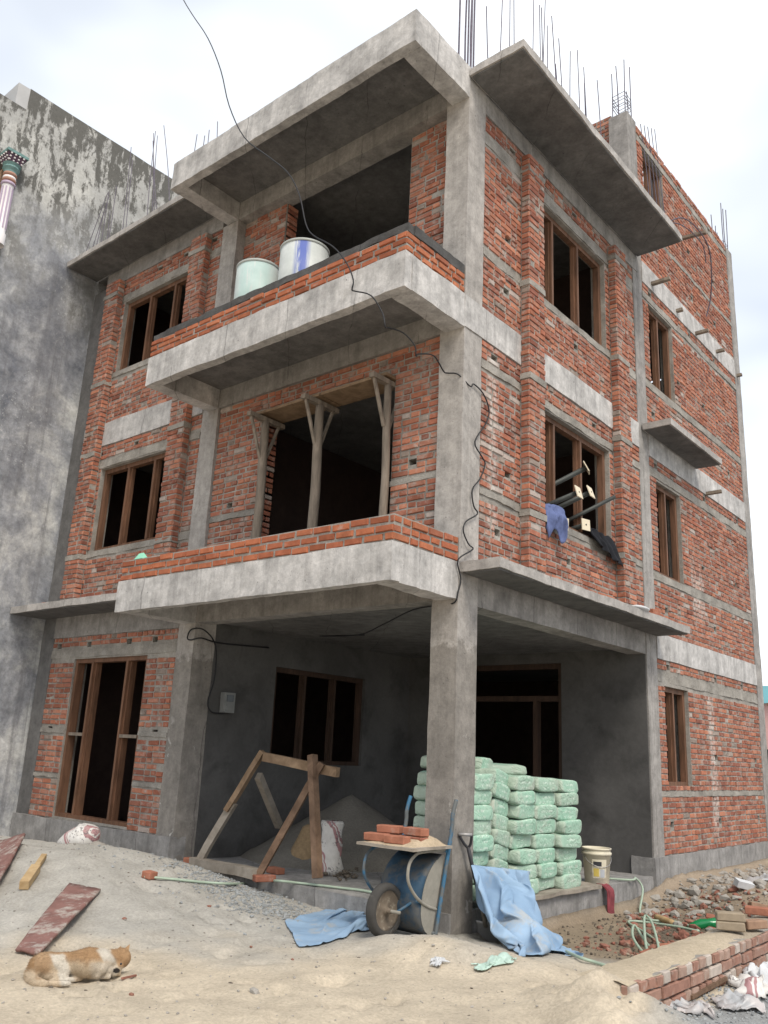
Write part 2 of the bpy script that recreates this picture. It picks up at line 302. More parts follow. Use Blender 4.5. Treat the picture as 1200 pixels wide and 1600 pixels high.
# ------------------------------------------------------------------ object helpers
def empty(name, loc=(0, 0, 0), rz=0.):
    o = bpy.data.objects.new(name, None); COL.objects.link(o); o.location = loc; o.rotation_euler = (0, 0, rz); return o
def tag(o, label=None, cat=None, group=None, kind=None):
    if label: o['label'] = label
    if cat: o['category'] = cat
    if group: o['group'] = group
    if kind: o['kind'] = kind
    return o
def link(name, me, mat=None, parent=None, loc=None, rot=None):
    o = bpy.data.objects.new(name, me); COL.objects.link(o)
    if mat is not None and not me.materials: me.materials.append(M(mat) if isinstance(mat, str) else mat)
    if parent: o.parent = parent
    if loc is not None: o.location = loc
    if rot is not None: o.rotation_euler = rot
    return o
class MB:
    def __init__(s): s.v = []; s.f = []; s.c = []
    def add(s, vs, fs, col=None):
        k = len(s.v); s.v += [tuple(p) for p in vs]; s.f += [tuple(i+k for i in q) for q in fs]
        if col is not None: s.c += [col]*len(vs)
        return s
    def box(s, x0, x1, y0, y1, z0, z1, mtx=None):
        vs = [Vector(p) for p in ((x0, y0, z0), (x1, y0, z0), (x1, y1, z0), (x0, y1, z0), (x0, y0, z1), (x1, y0, z1), (x1, y1, z1), (x0, y1, z1))]
        if mtx: vs = [mtx@p for p in vs]
        return s.add(vs, [(0, 3, 2, 1), (4, 5, 6, 7), (0, 1, 5, 4), (1, 2, 6, 5), (2, 3, 7, 6), (3, 0, 4, 7)])
    def slab(s, x0, x1, y0, y1, z0, z1, step=.16, amp=.006, seed=0., skip=''):
        """box whose faces are gridded and slightly uneven, like cast concrete"""
        axs = []
        for a, b in ((x0, x1), (y0, y1), (z0, z1)):
            n = max(1, int(round((b-a)/step))); axs.append([a+(b-a)*i/n for i in range(n+1)])
        idx = {}
        def vid(p):
            if p not in idx:
                q = Vector(p); d = noise.noise_vector(q*2.3+Vector((seed, 7, 3)))*amp + noise.noise_vector(q*9+Vector((seed, 1, 5)))*amp*.6
                idx[p] = len(s.v); s.v.append(tuple(q+d))
            return idx[p]
        X, Y, Z = axs
        def grid(A, B, f, flip):
            for i in range(len(A)-1):
                for j in range(len(B)-1):
                    q = [vid(f(A[i], B[j])), vid(f(A[i+1], B[j])), vid(f(A[i+1], B[j+1])), vid(f(A[i], B[j+1]))]
                    s.f.append(tuple(q[::-1] if flip else q))
        if 'b' not in skip: grid(X, Y, lambda a, b: (a, b, z0), True)
        if 't' not in skip: grid(X, Y, lambda a, b: (a, b, z1), False)
        grid(X, Z, lambda a, b: (a, y0, b), False); grid(X, Z, lambda a, b: (a, y1, b), True)
        grid(Y, Z, lambda a, b: (x0, a, b), True); grid(Y, Z, lambda a, b: (x1, a, b), False)
        return s
    def bar(s, p, q, w, h=None, up=(0, 0, 1), jit=0.):
        """rectangular timber from p to q"""
        p, q = Vector(p), Vector(q); h = h or w; d = (q-p).normalized(); upv = Vector(up)
        if abs(d.dot(upv)) > .97: upv = Vector((0, 1, 0))
        a = d.cross(upv).normalized(); b = a.cross(d); n = max(1, int((q-p).length/.25)); vs = []
        for i in range(n+1):
            c = p.lerp(q, i/n); j = noise.noise_vector(c*4)*jit
            for sa, sb in ((-1, -1), (1, -1), (1, 1), (-1, 1)): vs.append(c+a*sa*w/2+b*sb*h/2+j)
        fs = [(3, 2, 1, 0), tuple(range(4*n, 4*n+4))]
        for i in range(n):
            for k in range(4): fs.append((4*i+k, 4*i+(k+1) % 4, 4*i+4+(k+1) % 4, 4*i+4+k))
        return s.add(vs, fs)
    def tube(s, pts, r, sides=8, smooth=0, caps=True):
        pts = [Vector(p) for p in pts]; rs = list(r) if hasattr(r, '__len__') else [r]*len(pts)
        if smooth:
            P, Q = [], []
            for i in range(len(pts)-1):
                p0 = pts[max(0, i-1)]; p1 = pts[i]; p2 = pts[i+1]; p3 = pts[min(len(pts)-1, i+2)]
                for k in range(smooth):
                    t = k/smooth
                    P.append(.5*((2*p1)+(p2-p0)*t+(2*p0-5*p1+4*p2-p3)*t*t+(3*p1-p0-3*p2+p3)*t**3)); Q.append(rs[i]*(1-t)+rs[i+1]*t)
            P.append(pts[-1]); Q.append(rs[-1]); pts, rs = P, Q
        vs, fs = [], []; ref = Vector((.3, .2, .93)).normalized(); a = None
        for i, p in enumerate(pts):
            d = (pts[min(i+1, len(pts)-1)]-pts[max(0, i-1)]).normalized()
            if a is None:
                if abs(d.dot(ref)) > .95: ref = Vector((1, 0, 0))
                a = d.cross(ref).normalized()
            else:
                a = (a-d*a.dot(d)); a = a.normalized() if a.length > 1e-6 else d.orthogonal().normalized()
            b = d.cross(a)
            for k in range(sides):
                t = 2*math.pi*k/sides; vs.append(p+(a*math.cos(t)+b*math.sin(t))*rs[i])
        for i in range(len(pts)-1):
            for k in range(sides): fs.append((i*sides+k, i*sides+(k+1) % sides, (i+1)*sides+(k+1) % sides, (i+1)*sides+k))
        if caps: fs += [tuple(range(sides-1, -1, -1)), tuple(range((len(pts)-1)*sides, len(pts)*sides))]
        return s.add(vs, fs)
    def lathe(s, prof, c=(0, 0, 0), sides=28, mtx=None):
        vs, fs = [], []
        for r, z in prof:
            for k in range(sides):
                t = 2*math.pi*k/sides; p = Vector((r*math.cos(t), r*math.sin(t), z))
                vs.append((mtx@p if mtx else p)+Vector(c))
        for i in range(len(prof)-1):
            for k in range(sides): fs.append((i*sides+k, i*sides+(k+1) % sides, (i+1)*sides+(k+1) % sides, (i+1)*sides+k))
        return s.add(vs, fs)
    def mesh(s, name, smooth=False, cname=None):
        me = bpy.data.meshes.new(name); me.from_pydata(s.v, [], s.f)
        if cname and s.c:
            at = me.color_attributes.new(cname, 'FLOAT_COLOR', 'POINT')
            at.data.foreach_set('color', np.array([tuple(c[:3])+(1.,) for c in s.c], dtype=np.float32).ravel())
        if smooth: me.polygons.foreach_set('use_smooth', [True]*len(me.polygons))
        me.update(); return me
    def obj(s, name, mat, parent=None, smooth=False, cname=None):
        return link(name, s.mesh(name, smooth, cname), mat, parent)
def cloth(name, fn, nu, nv, mat, parent=None, thick=.006):
    b = MB(); vs = [fn(i/nu, j/nv) for j in range(nv+1) for i in range(nu+1)]
    b.add(vs, [(j*(nu+1)+i, j*(nu+1)+i+1, (j+1)*(nu+1)+i+1, (j+1)*(nu+1)+i) for j in range(nv) for i in range(nu)])
    o = b.obj(name, mat, parent, True)
    md = o.modifiers.new('thickness', 'SOLIDIFY'); md.thickness = thick; md.offset = 0
    return o
def fbm(p, o=4): return noise.fractal(Vector(p), 1.0, 2.0, o)
def sstep(a, b, x): t = min(1, max(0, (x-a)/(b-a))); return t*t*(3-2*t)
def interp(x, tab):
    if x <= tab[0][0]: return tab[0][1]
    for (a, p), (b, q) in zip(tab, tab[1:]):
        if x <= b: return p+(q-p)*(x-a)/(b-a)
    return tab[-1][1]

# ------------------------------------------------------------------ ground
CREST = [(-9, .32), (-6, .42), (-4.6, .47), (-3.9, .50), (-3.4, .48), (-2.9, .36), (-2.4, .24), (-1.9, .13), (-1.3, .04), (-.8, 0)]
def ground(x, y):
    n1 = noise.noise(Vector((x*.7, y*.7, 1.7))); n2 = noise.noise(Vector((x*2.6, y*2.6, 4.1))); n3 = noise.noise(Vector((x*8, y*8, 9.)))
    h = 0.
    cz = interp(x, CREST)
    cy = -1.45+.15*math.sin(x*1.3)
    t = (y-cy)/(1.75 if y < cy else 1.25)
    h += cz*max(0, 1-abs(t))**1.0*(1-.35*math.exp(-(t*5)**2))*1.18 if abs(t) < 1 else 0
    h += .13*math.exp(-((x+2.9)/.9)**2-((y+.35)/.42)**2)            # gravelly heap before the porch
    h += .13*math.exp(-((x-.42)/.55)**2-((y+.82)/.35)**2)           # sand pushed up against the barrow
    h += .08*math.exp(-((x-1.2)/.6)**2-((y+.75)/.35)**2)
    h += .07*math.exp(-((x-2.0)/.35)**2-((y+1.5)/.5)**2) - .10*math.exp(-((x-2.05)/.2)**2-((y+1.75)/.22)**2)
    h += .25*math.exp(-((x-2.36)/.42)**2-((y+1.52)/.40)**2)*(1+.7*n2+.5*n3)
    tr = sstep(-.02, .12, x)*sstep(-.1, .7, y)*(1-sstep(2.0, 2.3, x))
    h -= .13*tr
    rub = sstep(3.7, 5.3, y+.5*sstep(.5, 1.2, x))*(1-sstep(1.9, 2.6, x))*sstep(-.3, .1, x)
    h += (.20+.16*math.exp(-((x-1.35)/.5)**2-((y-5.3)/1.2)**2))*rub
    flat = sstep(0, 2.2, math.hypot(max(0, x-2.4), 0))
    amp = 1-.7*flat
    d = math.hypot(x, y)
    n4 = noise.noise(Vector((x*19, y*19, 3.)))
    h += (n1*.03+n2*.020+n3*(.011+.012*rub)+n4*.0035)*amp*(1 if d < 15 else .3)
    # scuffs and footprints in the loose sand
    if y < 1 and x < 3: h += -.05*max(0, noise.noise(Vector((x*3.6+11, y*3.6, 2.)))-.2)*2+.02*max(0, noise.noise(Vector((x*5.6, y*5.6, 7.)))-.15)
    if -8 < x < -.02 and .02 < y < 9.7: h = -.15
    return h
_rp = random.Random(33); DENT = []
for _ in range(70):
    DENT.append((_rp.uniform(-4.5, 2.2), _rp.uniform(-4.2, -.9), _rp.uniform(0, 3.14), _rp.uniform(.10, .15), _rp.uniform(.045, .065), _rp.uniform(.012, .03)))
_g0 = ground
def ground(x, y):
    h = _g0(x, y)
    if -4.8 < x < 2.5 and -4.5 < y < -.6:
        for cx_, cy_, a_, l_, w_, d_ in DENT:
            dx, dy = x-cx_, y-cy_
            if abs(dx) < .35 and abs(dy) < .35:
                p, q = (dx*math.cos(a_)+dy*math.sin(a_))/l_, (dy*math.cos(a_)-dx*math.sin(a_))/w_; r2 = p*p+q*q
                h += d_*(-math.exp(-r2*r2)+.55*math.exp(-(r2-2.2)**2))
    return h
def axis(lo, hi, d0, d1, step):
    a = list(np.arange(d0, d1+1e-6, step)); k = step
    while a[-1] < hi: k *= 1.35; a.append(a[-1]+k)
    k = step
    while a[0] > lo: k *= 1.35; a.insert(0, a[0]-k)
    return a
SAND, GREY, DIRT, DARK, GRAV = (.535, .46, .355), (.42, .40, .36), (.27, .215, .155), (.115, .09, .07), (.30, .305, .30)
def lerp3(a, b, t): return tuple(p+(q-p)*t for p, q in zip(a, b))
def gcol(x, y, h):
    n = noise.noise(Vector((x*.9, y*.9, 3.3)))*.5+noise.noise(Vector((x*3.1, y*3.1, 8.3)))*.25
    c = lerp3(GREY, SAND, sstep(-.5, .5, (x+1.0)*.55-(y+2.2)*.55+n*1.1))
    c = lerp3(c, DIRT, sstep(-.25, .1, x+n*.2)*sstep(.1, 1.1, y+n*.6))
    c = lerp3(c, DARK, .75*sstep(.45, 1., x)*sstep(1.3, 2.1, y+n*.6)*(1-sstep(3.2, 4.2, y+n)))
    c = lerp3(c, (.33, .265, .20), sstep(3.4, 4.6, y+n)*sstep(-.2, .2, x))
    c = lerp3(c, GRAV, sstep(2.45, 2.6, x)*sstep(-1.9, -1.3, y-n*.5))
    return c
b = MB(); xs = axis(-700, 700, -6.5, 3.6, .045); ys = axis(-300, 900, -5.2, 6.2, .05)
for y in ys:
    for x in xs:
        hh = ground(x, y); b.v.append((x, y, hh)); b.c.append(gcol(x, y, hh))
nx = len(xs)
b.f = [(j*nx+i, j*nx+i+1, (j+1)*nx+i+1, (j+1)*nx+i) for j in range(len(ys)-1) for i in range(nx-1)]
tag(b.obj('ground', 'ground', None, True, 'gc'), kind='structure')
def PG(u, v, dz=0.):
    d = ray(u, v); t, lo = 3., 3.
    while t < 40:                       # walk along the sight line until it meets the ground
        p = CAM+d*t
        if p[2] < ground(p[0], p[1]): break
        lo = t; t += .05
    for _ in range(16):
        m_ = (lo+t)/2; p = CAM+d*m_
        if p[2] < ground(p[0], p[1]): t = m_
        else: lo = m_
    p = CAM+d*lo
    return Vector((p[0], p[1], ground(p[0], p[1])+dz))
def on(x, y, dz=0.): return Vector((x, y, ground(x, y)+dz))

# far off: hill, roofs beyond the yard
b = MB(); n = 60
for j in range(9):
    for i in range(n+1):
        x = -60+500*i/n; y = 420+j*45; k = math.sin(math.pi*min(1, j/8)) if j < 8 else 0
        b.v.append((x, y, -2+k*(34+14*fbm((x*.012, y*.012, 0)))))
b.f = [(j*(n+1)+i, j*(n+1)+i+1, (j+1)*(n+1)+i+1, (j+1)*(n+1)+i) for j in range(8) for i in range(n)]
tag(b.obj('hill', 'hill_green', None, True), kind='structure')

# ------------------------------------------------------------------ the house
house = empty('brick_house', (0, 0, 0))
tag(house, 'unfinished three-storey red brick house with grey concrete columns and balconies', 'house')
Z1B, Z1T, Z2B, Z2T, Z3B, Z3T = 3.09, 3.47, 6.13, 6.54, 9.19, 9.62
def conc(name, mat, *boxes, step=.16, amp=.006, parent=None, label=None):
    b = MB()
    for k, bx in enumerate(boxes): b.slab(*bx, step=step, amp=amp, seed=len(bpy.data.objects)*.37+k)
    o = b.obj(name, mat, parent or house)
    if label: o['label'] = label
    return o
# columns
corner = conc('column', 'column_concrete', (-.33, 0, 0, .35, -.25, Z3T-.02), label='corner column running from sand to roof, patched and stained')
colmid = conc('column', 'column_concrete', (-4.55, -4.2, .004, .35, -.25, Z3B+.02))
colleft = conc('column', 'plaster', (-8.08, -7.72, .006, .35, -.25, Z3B+.02))
colr = conc('column', 'concrete', (-.33, -.002, 4.6, 4.95, -.3, 12.2))
colb = conc('column', 'concrete', (-.33, .004, 9.42, 9.75, -.3, 12.12))
# beams and bands on the right side
conc('beam', 'concrete', (-.28, -.012, .352, 4.598, 3.07, 3.49))
conc('beam', 'concrete_pale', (-.24, .012, 4.952, 9.418, 3.05, 3.42))
conc('beam', 'concrete_pale', (-.25, .008, -.005, 4.598, Z2B+.01, Z2T-.01))
conc('beam', 'concrete_pale', (-.24, .012, 4.952, 9.418, 6.12, 6.5))
conc('beam', 'concrete', (-.25, .006, .352, 4.77, Z3B, 9.47))
conc('beam', 'concrete_pale', (-.24, .012, 4.952, 9.418, 9.12, 9.5))
# beams on the front
conc('beam', 'concrete', (-7.718, -4.552, -.004, .25, 3.05, 3.49))
conc('beam', 'concrete_pale', (-7.718, -4.552, -.008, .25, Z2B+.01, Z2T))
conc('beam', 'concrete', (-7.72, -4.552, -.004, .25, Z3B, 9.47))
for zb, zt in ((Z1B, Z1T), (Z2B, Z2T), (Z3B, Z3T)):
    conc('beam', 'concrete', (-4.198, -.332, .002, .25, zb+.01, zt-.03))
# balcony frames: edge beams with the slab set up between them
for zb, zt in ((Z1B, Z1T), (Z2B, Z2T), (Z3B, Z3T)):
    x1 = .004 if zb > 4 else 0.
    bal = conc('balcony', 'concrete_pale', (-4.43, x1, -1.07, -.95, zb, zt), (x1-.26, x1, -.95, -.003, zb, zt), (-4.43, -4.2, -.95, -.003, zb, zt), step=.085, amp=.011)
    conc('balcony_slab', 'concrete_slab', (-4.2, -.26, -.95, .0, zt-.13, zt-.02), parent=bal, step=.5)
conc('roof_slab', 'concrete_slab', (-8.08, -.02, .02, 9.4, 9.48, 9.62), step=.6)
conc('roof_overhang', 'concrete_edge', (.012, .76, -.03, 4.76, 9.47, 9.575), step=.14, amp=.014)
conc('roof_overhang', 'concrete_edge', (-8.06, -4.44, -.62, -.012, 9.47, 9.56), step=.14, amp=.012)
conc('canopy', 'concrete_edge', (.0, .48, .02, 4.98, 3.375, 3.475), step=.13, amp=.010, label='long canopy slab over the open porch side')
conc('canopy', 'concrete_edge', (-8.05, -4.44, -.61, -.012, 3.375, 3.475), step=.14, amp=.010)
conc('canopy', 'concrete_edge', (.016, .46, 4.70, 6.88, 6.455, 6.555), step=.14, amp=.006)
concrete('soffit_shade', .085, .125, .17, .1)  # same concrete, darker: underside shade painted on a thin sheet below each slab
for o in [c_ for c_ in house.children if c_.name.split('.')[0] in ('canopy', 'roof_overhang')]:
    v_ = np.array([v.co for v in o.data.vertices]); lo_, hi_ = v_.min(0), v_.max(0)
    conc('soffit_shade', 'soffit_shade', (lo_[0]+.03, hi_[0]-.03, lo_[1]+.03, hi_[1]-.03, lo_[2]-.006, lo_[2]+.03), parent=o, step=.15, amp=.006)
# floors and inner shell
for z in (3.2, 6.25): conc('floor_slab', 'concrete_slab', (-8.0, -.24, .26, 9.4, z, z+.24), step=.8)
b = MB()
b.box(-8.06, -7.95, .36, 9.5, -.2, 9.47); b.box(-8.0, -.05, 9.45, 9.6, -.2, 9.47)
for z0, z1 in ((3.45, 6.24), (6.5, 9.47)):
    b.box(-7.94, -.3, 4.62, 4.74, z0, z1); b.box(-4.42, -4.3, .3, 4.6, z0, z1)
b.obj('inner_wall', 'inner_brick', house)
conc('porch_floor', 'concrete_plinth', (-4.2, -.0, -.02, 4.6, -.22, .17), step=.12, amp=.012)
conc('floor_slab', 'concrete_slab', (-7.95, -.3, 4.75, 9.4, -.2, .2), (-7.95, -4.3, .1, 4.7, -.2, .2), step=.9)
conc('plinth', 'concrete_plinth', (-8.06, -4.2, -.05, .2, -.25, .44), step=.14, amp=.012)
conc('plinth', 'concrete_plinth', (-.3, .03, 4.56, 9.8, -.4, .40), step=.14, amp=.012)

def cells(a0, a1, z0, z1, holes):
    A = sorted({a0, a1, *[min(a1, max(a0, v)) for h in holes for v in h[:2]]}); Zs = sorted({z0, z1, *[min(z1, max(z0, v)) for h in holes for v in h[2:]]})
    solid = {}
    for i in range(len(A)-1):
        for j in range(len(Zs)-1):
            ca, cz = (A[i]+A[i+1])/2, (Zs[j]+Zs[j+1])/2
            solid[i, j] = not any(h[0] < ca < h[1] and h[2] < cz < h[3] for h in holes)
    return A, Zs, solid
def pt(pl, d, a, z, o): return Vector((a, d-o, z)) if pl == 'y' else Vector((d+o, a, z))
def wallcore(name, pl, d, a0, a1, z0, z1, holes=(), thick=.22, mat='mortar', parent=None):
    A, Zs, sol = cells(a0, a1, z0, z1, holes); b = MB()
    for (i, j), s in sol.items():
        if not s: continue
        q = [(A[i], Zs[j]), (A[i+1], Zs[j]), (A[i+1], Zs[j+1]), (A[i], Zs[j+1])]
        b.add([pt(pl, d, a, z, 0) for a, z in q], [(0, 1, 2, 3)]); b.add([pt(pl, d, a, z, -thick) for a, z in q], [(3, 2, 1, 0)])
        for k, (di, dj) in enumerate(((0, -1), (1, 0), (0, 1), (-1, 0))):
            if not sol.get((i+di, j+dj), False):
                p, r = q[k], q[(k+1) % 4]
                b.add([pt(pl, d, *p, 0), pt(pl, d, *r, 0), pt(pl, d, *r, -thick), pt(pl, d, *p, -thick)], [(0, 1, 2, 3)])
    return b.obj(name, mat, parent or house)

BRICKS = []      # (wall object, plane, d, a0, a1, z0, z1, proud, tone, material)
def lay(wall, pl, d, a0, a1, z0, z1, holes=(), pitch=.0765, bond='english', mat='brick_weathered', proud=.012, J=.017):
    n = max(1, int(round((z1-z0)/pitch))); ph = (z1-z0)/n
    for r in range(n):
        zb, zt = z0+r*ph+J*.5, z0+(r+1)*ph-J*.5; zc = (zb+zt)/2
        segs = [(a0, a1)]
        for h in holes:
            if h[2] < zt-.012 and h[3] > zb+.012:
                if h[2] <= zc <= h[3] or True:
                    ns = []
                    for s, e in segs:
                        if h[1] <= s or h[0] >= e: ns.append((s, e)); continue
                        if h[0] > s: ns.append((s, h[0]))
                        if h[1] < e: ns.append((h[1], e))
                    segs = ns
        for s, e in segs:
            if e-s < .04: continue
            head = (r % 2 == 1) if bond == 'english' else False
            x = s+J*.4; k = 0
            if bond == 'stretcher' and r % 2: first = .12
            elif bond == 'english' and not head: first = .23
            else: first = .115 if head else .24
            while x < e-.035:
                L0 = first if k == 0 else (.112 if head else .228)
                if bond == 'english' and not head and random.random() < .13: L0 = .112
                if bond == 'english' and head and random.random() < .13: L0 = .228
                if bond == 'mixed': L0 = random.choice((.228, .228, .112, .15))
                L0 *= random.uniform(.94, 1.05)
                x2 = min(x+L0, e-J*.4)
                if e-x2 < .07: x2 = e-J*.4
                dz = random.gauss(0, .0025 if J < .02 else .0035)
                BRICKS.append((wall, pl, d, x+random.uniform(0, .004), x2-random.uniform(0, .004), zb+dz, zt+dz, proud+random.gauss(0, .004), mat))
                x = x2+J*random.uniform(.7, 1.5); k += 1
def putlogs(a0, a1, zs, step, avoid=(), sz=.11):
    r = []
    for z in zs:
        a = a0+random.uniform(.1, .5)
        while a < a1-.15:
            if not any(h[0]-.1 < a < h[1]+.1 and h[2]-.05 < z < h[3]+.1 for h in avoid): r.append((a, a+sz*random.uniform(1, 1.25), z, z+.078))
            a += step*random.uniform(.7, 1.3)
    return r
def brickwall(pl, d, a0, a1, z0, z1, opens=(), bands=(), logs=(), **kw):
    """mortar core with openings + laid bricks + concrete bands, as parts of the house"""
    w = wallcore('brick_wall', pl, d, a0, a1, z0, z1, list(opens)+list(logs))
    lay(w, pl, d, a0, a1, z0, z1, list(opens)+list(logs)+[(a0-1, a1+1, p, q) for p, q in bands], **kw)
    for p, q in bands:
        segs = [(a0, a1)]
        for h in opens:
            if h[2] < q-.01 and h[3] > p+.01: segs = [t for s, e in segs for t in ((s, min(e, h[0])), (max(s, h[1]), e)) if t[1]-t[0] > .03]
        for s, e in segs:
            b = MB(); lo, hi = pt(pl, d, s+.003, p, .010+random.uniform(0, .008)), pt(pl, d, e-.003, q, -.05)
            b.slab(min(lo.x, hi.x), max(lo.x, hi.x), min(lo.y, hi.y), max(lo.y, hi.y), p+.010, q-.010, step=.06, amp=.016, seed=s*3.1+p)
            b.obj('concrete_band', 'mortar', w)
    return w
def window(pl, d, a0, a1, z0, z1, rec=.09, nm=2, fw=.07, dep=.085, rails=(), pos=None, mat='frame_wood'):
    """brown timber frame set into an opening; mullions and rails are pieces of it"""
    def bx(a, b_, z, z_, o0, o1):
        p, q = pt(pl, d, a, z, -rec-o1), pt(pl, d, b_, z_, -rec-o0)
        return (min(p.x, q.x), max(p.x, q.x), min(p.y, q.y), max(p.y, q.y), z, z_)
    b = MB()
    b.box(*bx(a0, a0+fw, z0, z1, 0, dep)); b.box(*bx(a1-fw, a1, z0, z1, 0, dep)); b.box(*bx(a0+fw, a1-fw, z1-fw, z1, 0, dep)); b.box(*bx(a0+fw, a1-fw, z0, z0+fw*.8, 0, dep))
    f = b.obj('window_frame', mat, house)
    pos = pos or [a0+(a1-a0)*k/(nm+1) for k in range(1, nm+1)]
    for c in pos:
        b = MB(); b.box(*bx(c-.024, c+.024, z0+fw*.8, z1-fw, -.006, dep-.01)); b.box(*bx(c-.045, c+.045, z0+fw*.8, z1-fw, .035, dep+.006)); b.obj('mullion', mat, f)
    for s, e, zz in rails:
        b = MB(); b.box(*bx(s, e, zz-.022, zz+.022, -.004, dep-.01)); b.obj('rail', 'grey_timber', f)
    return f

# --- right side, front part (between corner column and second column)
W1R = (1.42, 3.60, 4.39, 5.78); W2R = (1.42, 3.60, 7.34, 8.76)
for (z0, z1, wn, bands) in ((3.49, 6.135, W1R, ((4.29, 4.385), (5.79, 5.91))), (6.535, 9.19, W2R, ((7.23, 7.335), (8.77, 8.92)))):
    logs = putlogs(.45, 4.5, (z0+.42, z1-.17, z0+1.15), 1.5, [wn, (1.05, 1.7, 0, 20), (3.55, 4.15, 0, 20)])
    brickwall('x', -.018, .353, 4.598, z0, z1, [wn], bands, logs)
    window('x', -.018, wn[0], wn[1], wn[2], wn[3], rec=.07, nm=2)
def pier(pl, d, a0, a1, z0, z1, proj=.115):
    w = MB()
    def bx(s, e, o): 
        p, q = pt(pl, d, s, z0, -.01), pt(pl, d, e, z1, o); return (min(p.x, q.x), max(p.x, q.x), min(p.y, q.y), max(p.y, q.y), z0, z1)
    w.box(*bx(a0, a1, proj)); o = w.obj('brick_pier', 'mortar', house)
    lay(o, pl, d+(proj if pl == 'x' else -proj), a0-.008, a1+.008, z0, z1, bond='mixed')
    # the cheek that faces the camera
    if pl == 'x': lay(o, 'y', a0, d-.0, d+proj+.012, z0, z1, bond='mixed')
    else: lay(o, 'x', a1, d-proj-.012, d, z0, z1, bond='mixed')
    for zz in (4.25, 5.95, 7.2, 8.85):
        if z0 < zz < z1-.1:
            b = MB(); q = bx(a0-.016, a1+.016, proj+.018); b.slab(q[0], q[1], q[2], q[3], zz, zz+.075, step=.09, amp=.012, seed=zz+a0); b.obj('concrete_band', 'mortar', o)
pier('x', 0., 1.20, 1.56, 3.48, 9.10); pier('x', 0., 3.70, 4.05, 3.48, 9.10)
pier('y', 0., -7.50, -7.13, 3.48, 9.16); pier('y', 0., -5.16, -4.80, 3.48, 9.16)
# --- right side, back part
W0B, W1B, W2B, W3B = (5.2, 6.1, 1.30, 2.68), (5.2, 6.16, 4.33, 5.79), (5.18, 6.17, 7.42, 8.83), (5.2, 6.08, 10.35, 11.82)
for (z0, z1, wn, bands) in ((.40, 3.05, W0B, ((1.15, 1.235), (2.72, 2.86))), (3.42, 6.12, W1B, ((4.2, 4.31), (5.82, 5.95))), (6.5, 9.12, W2B, ((7.28, 7.38), (8.85, 8.98))), (9.5, 12.08, W3B, ((10.25, 10.34), (11.84, 11.95)))):
    logs = putlogs(5.0, 9.35, (z0+.35, z0+1.3, z1-.13), 1.6, [wn])
    brickwall('x', -.014, 4.953, 9.418, z0, z1, [wn], bands, logs)
    window('x', -.014, *wn, rec=.06, nm=1)
# coping course in uneven lengths on the roof wall
for s, e in ((4.96, 6.18), (6.24, 7.3), (7.34, 8.4), (8.44, 9.4)):
    lay(wallcore('brick_wall', 'x', -.014, s, e, 12.08, 12.16), 'x', -.014, s, e, 12.08, 12.16)
rw = wallcore('brick_wall', 'y', 4.72, -.85, -.34, 9.62, 12.35); lay(rw, 'y', 4.72, -.85, -.34, 9.62, 12.35)
# --- front, left bay
W0L, W1L, W2L = (-7.05, -5.2, .47, 2.71), (-7.06, -5.02, 4.38, 5.74), (-7.06, -5.08, 7.45, 8.74)
for (z0, z1, wn, bands) in ((.44, 3.05, W0L, ((.98, 1.05), (1.62, 1.70), (2.72, 2.86))), (3.49, 6.135, W1L, ((4.27, 4.37), (5.75, 5.86))), (6.535, 9.19, W2L, ((7.34, 7.44), (8.75, 8.88)))):
    logs = putlogs(-7.7, -4.6, (z1-.17, z0+1.2), .8, [wn])
    brickwall('y', .014, -7.718, -4.552, z0, z1, [wn], bands, logs)
    if wn is W0L:
        window('y', .014, *wn, rec=.03, pos=[-6.58, -5.70], rails=((-6.98, -6.60, 1.62), (-5.68, -5.27, 1.62)), dep=.12, fw=.06)
    else: window('y', .014, *wn, rec=.07, nm=2)
# --- front, middle bay
brickwall('y', .05, -4.198, -.332, Z1T, Z2B+.01, [(-3.22, -1.0, 3.0, 5.83)], ((4.45, 4.53),), [(-3.85, -3.75, 4.62, 4.69), (-.75, -.64, 4.66, 4.73)], mat='brick_weathered')
brickwall('y', .16, -4.198, -3.30, Z2T-.03, 9.2, (), ((7.32, 7.40),), bond='mixed', mat='brick_weathered')
brickwall('y', .16, -1.0, -.332, Z2T-.03, 9.2, (), ((7.32, 7.40),), bond='mixed', mat='brick_weathered')
# return of the opening cheeks
lay(wallcore('brick_wall', 'x', -3.22, .07, .27, Z1T, 5.83, thick=.02), 'x', -3.22, .055, .27, Z1T, 5.83, bond='mixed')
lay(wallcore('brick_wall', 'x', -3.30, .18, .38, Z2T, 9.2, thick=.02), 'x', -3.30, .175, .38, Z2T, 9.2, bond='mixed', mat='brick_weathered')
# --- balcony parapets (bright new bricks)
for zt, top in ((Z1T, 3.735), (Z2T, 6.785)):
    w = wallcore('parapet', 'y', -1.045, -4.415, -.012, zt-.01, top, thick=.10)
    lay(w, 'y', -1.045, -4.42, -.004, zt+.004, top, pitch=.084, bond='stretcher', mat='brick_fresh', proud=.018, J=.024)
    w2 = wallcore('parapet', 'x', -.018, -.945, -.004, zt-.01, top, thick=.10)
    lay(w2, 'x', -.018, -1.06, -.004, zt+.004, top, pitch=.084, bond='mixed', mat='brick_fresh', proud=.018, J=.024)
    w3 = wallcore('parapet', 'y', -.94, -4.415, -4.31, zt-.01, top, thick=.9)
conc('mortar_cap', 'mortar_fresh', (-4.41, -.0, -1.05, -.93, 6.785, 6.875), (-.115, -.0, -.93, -.01, 6.785, 6.89), step=.05, amp=.022)

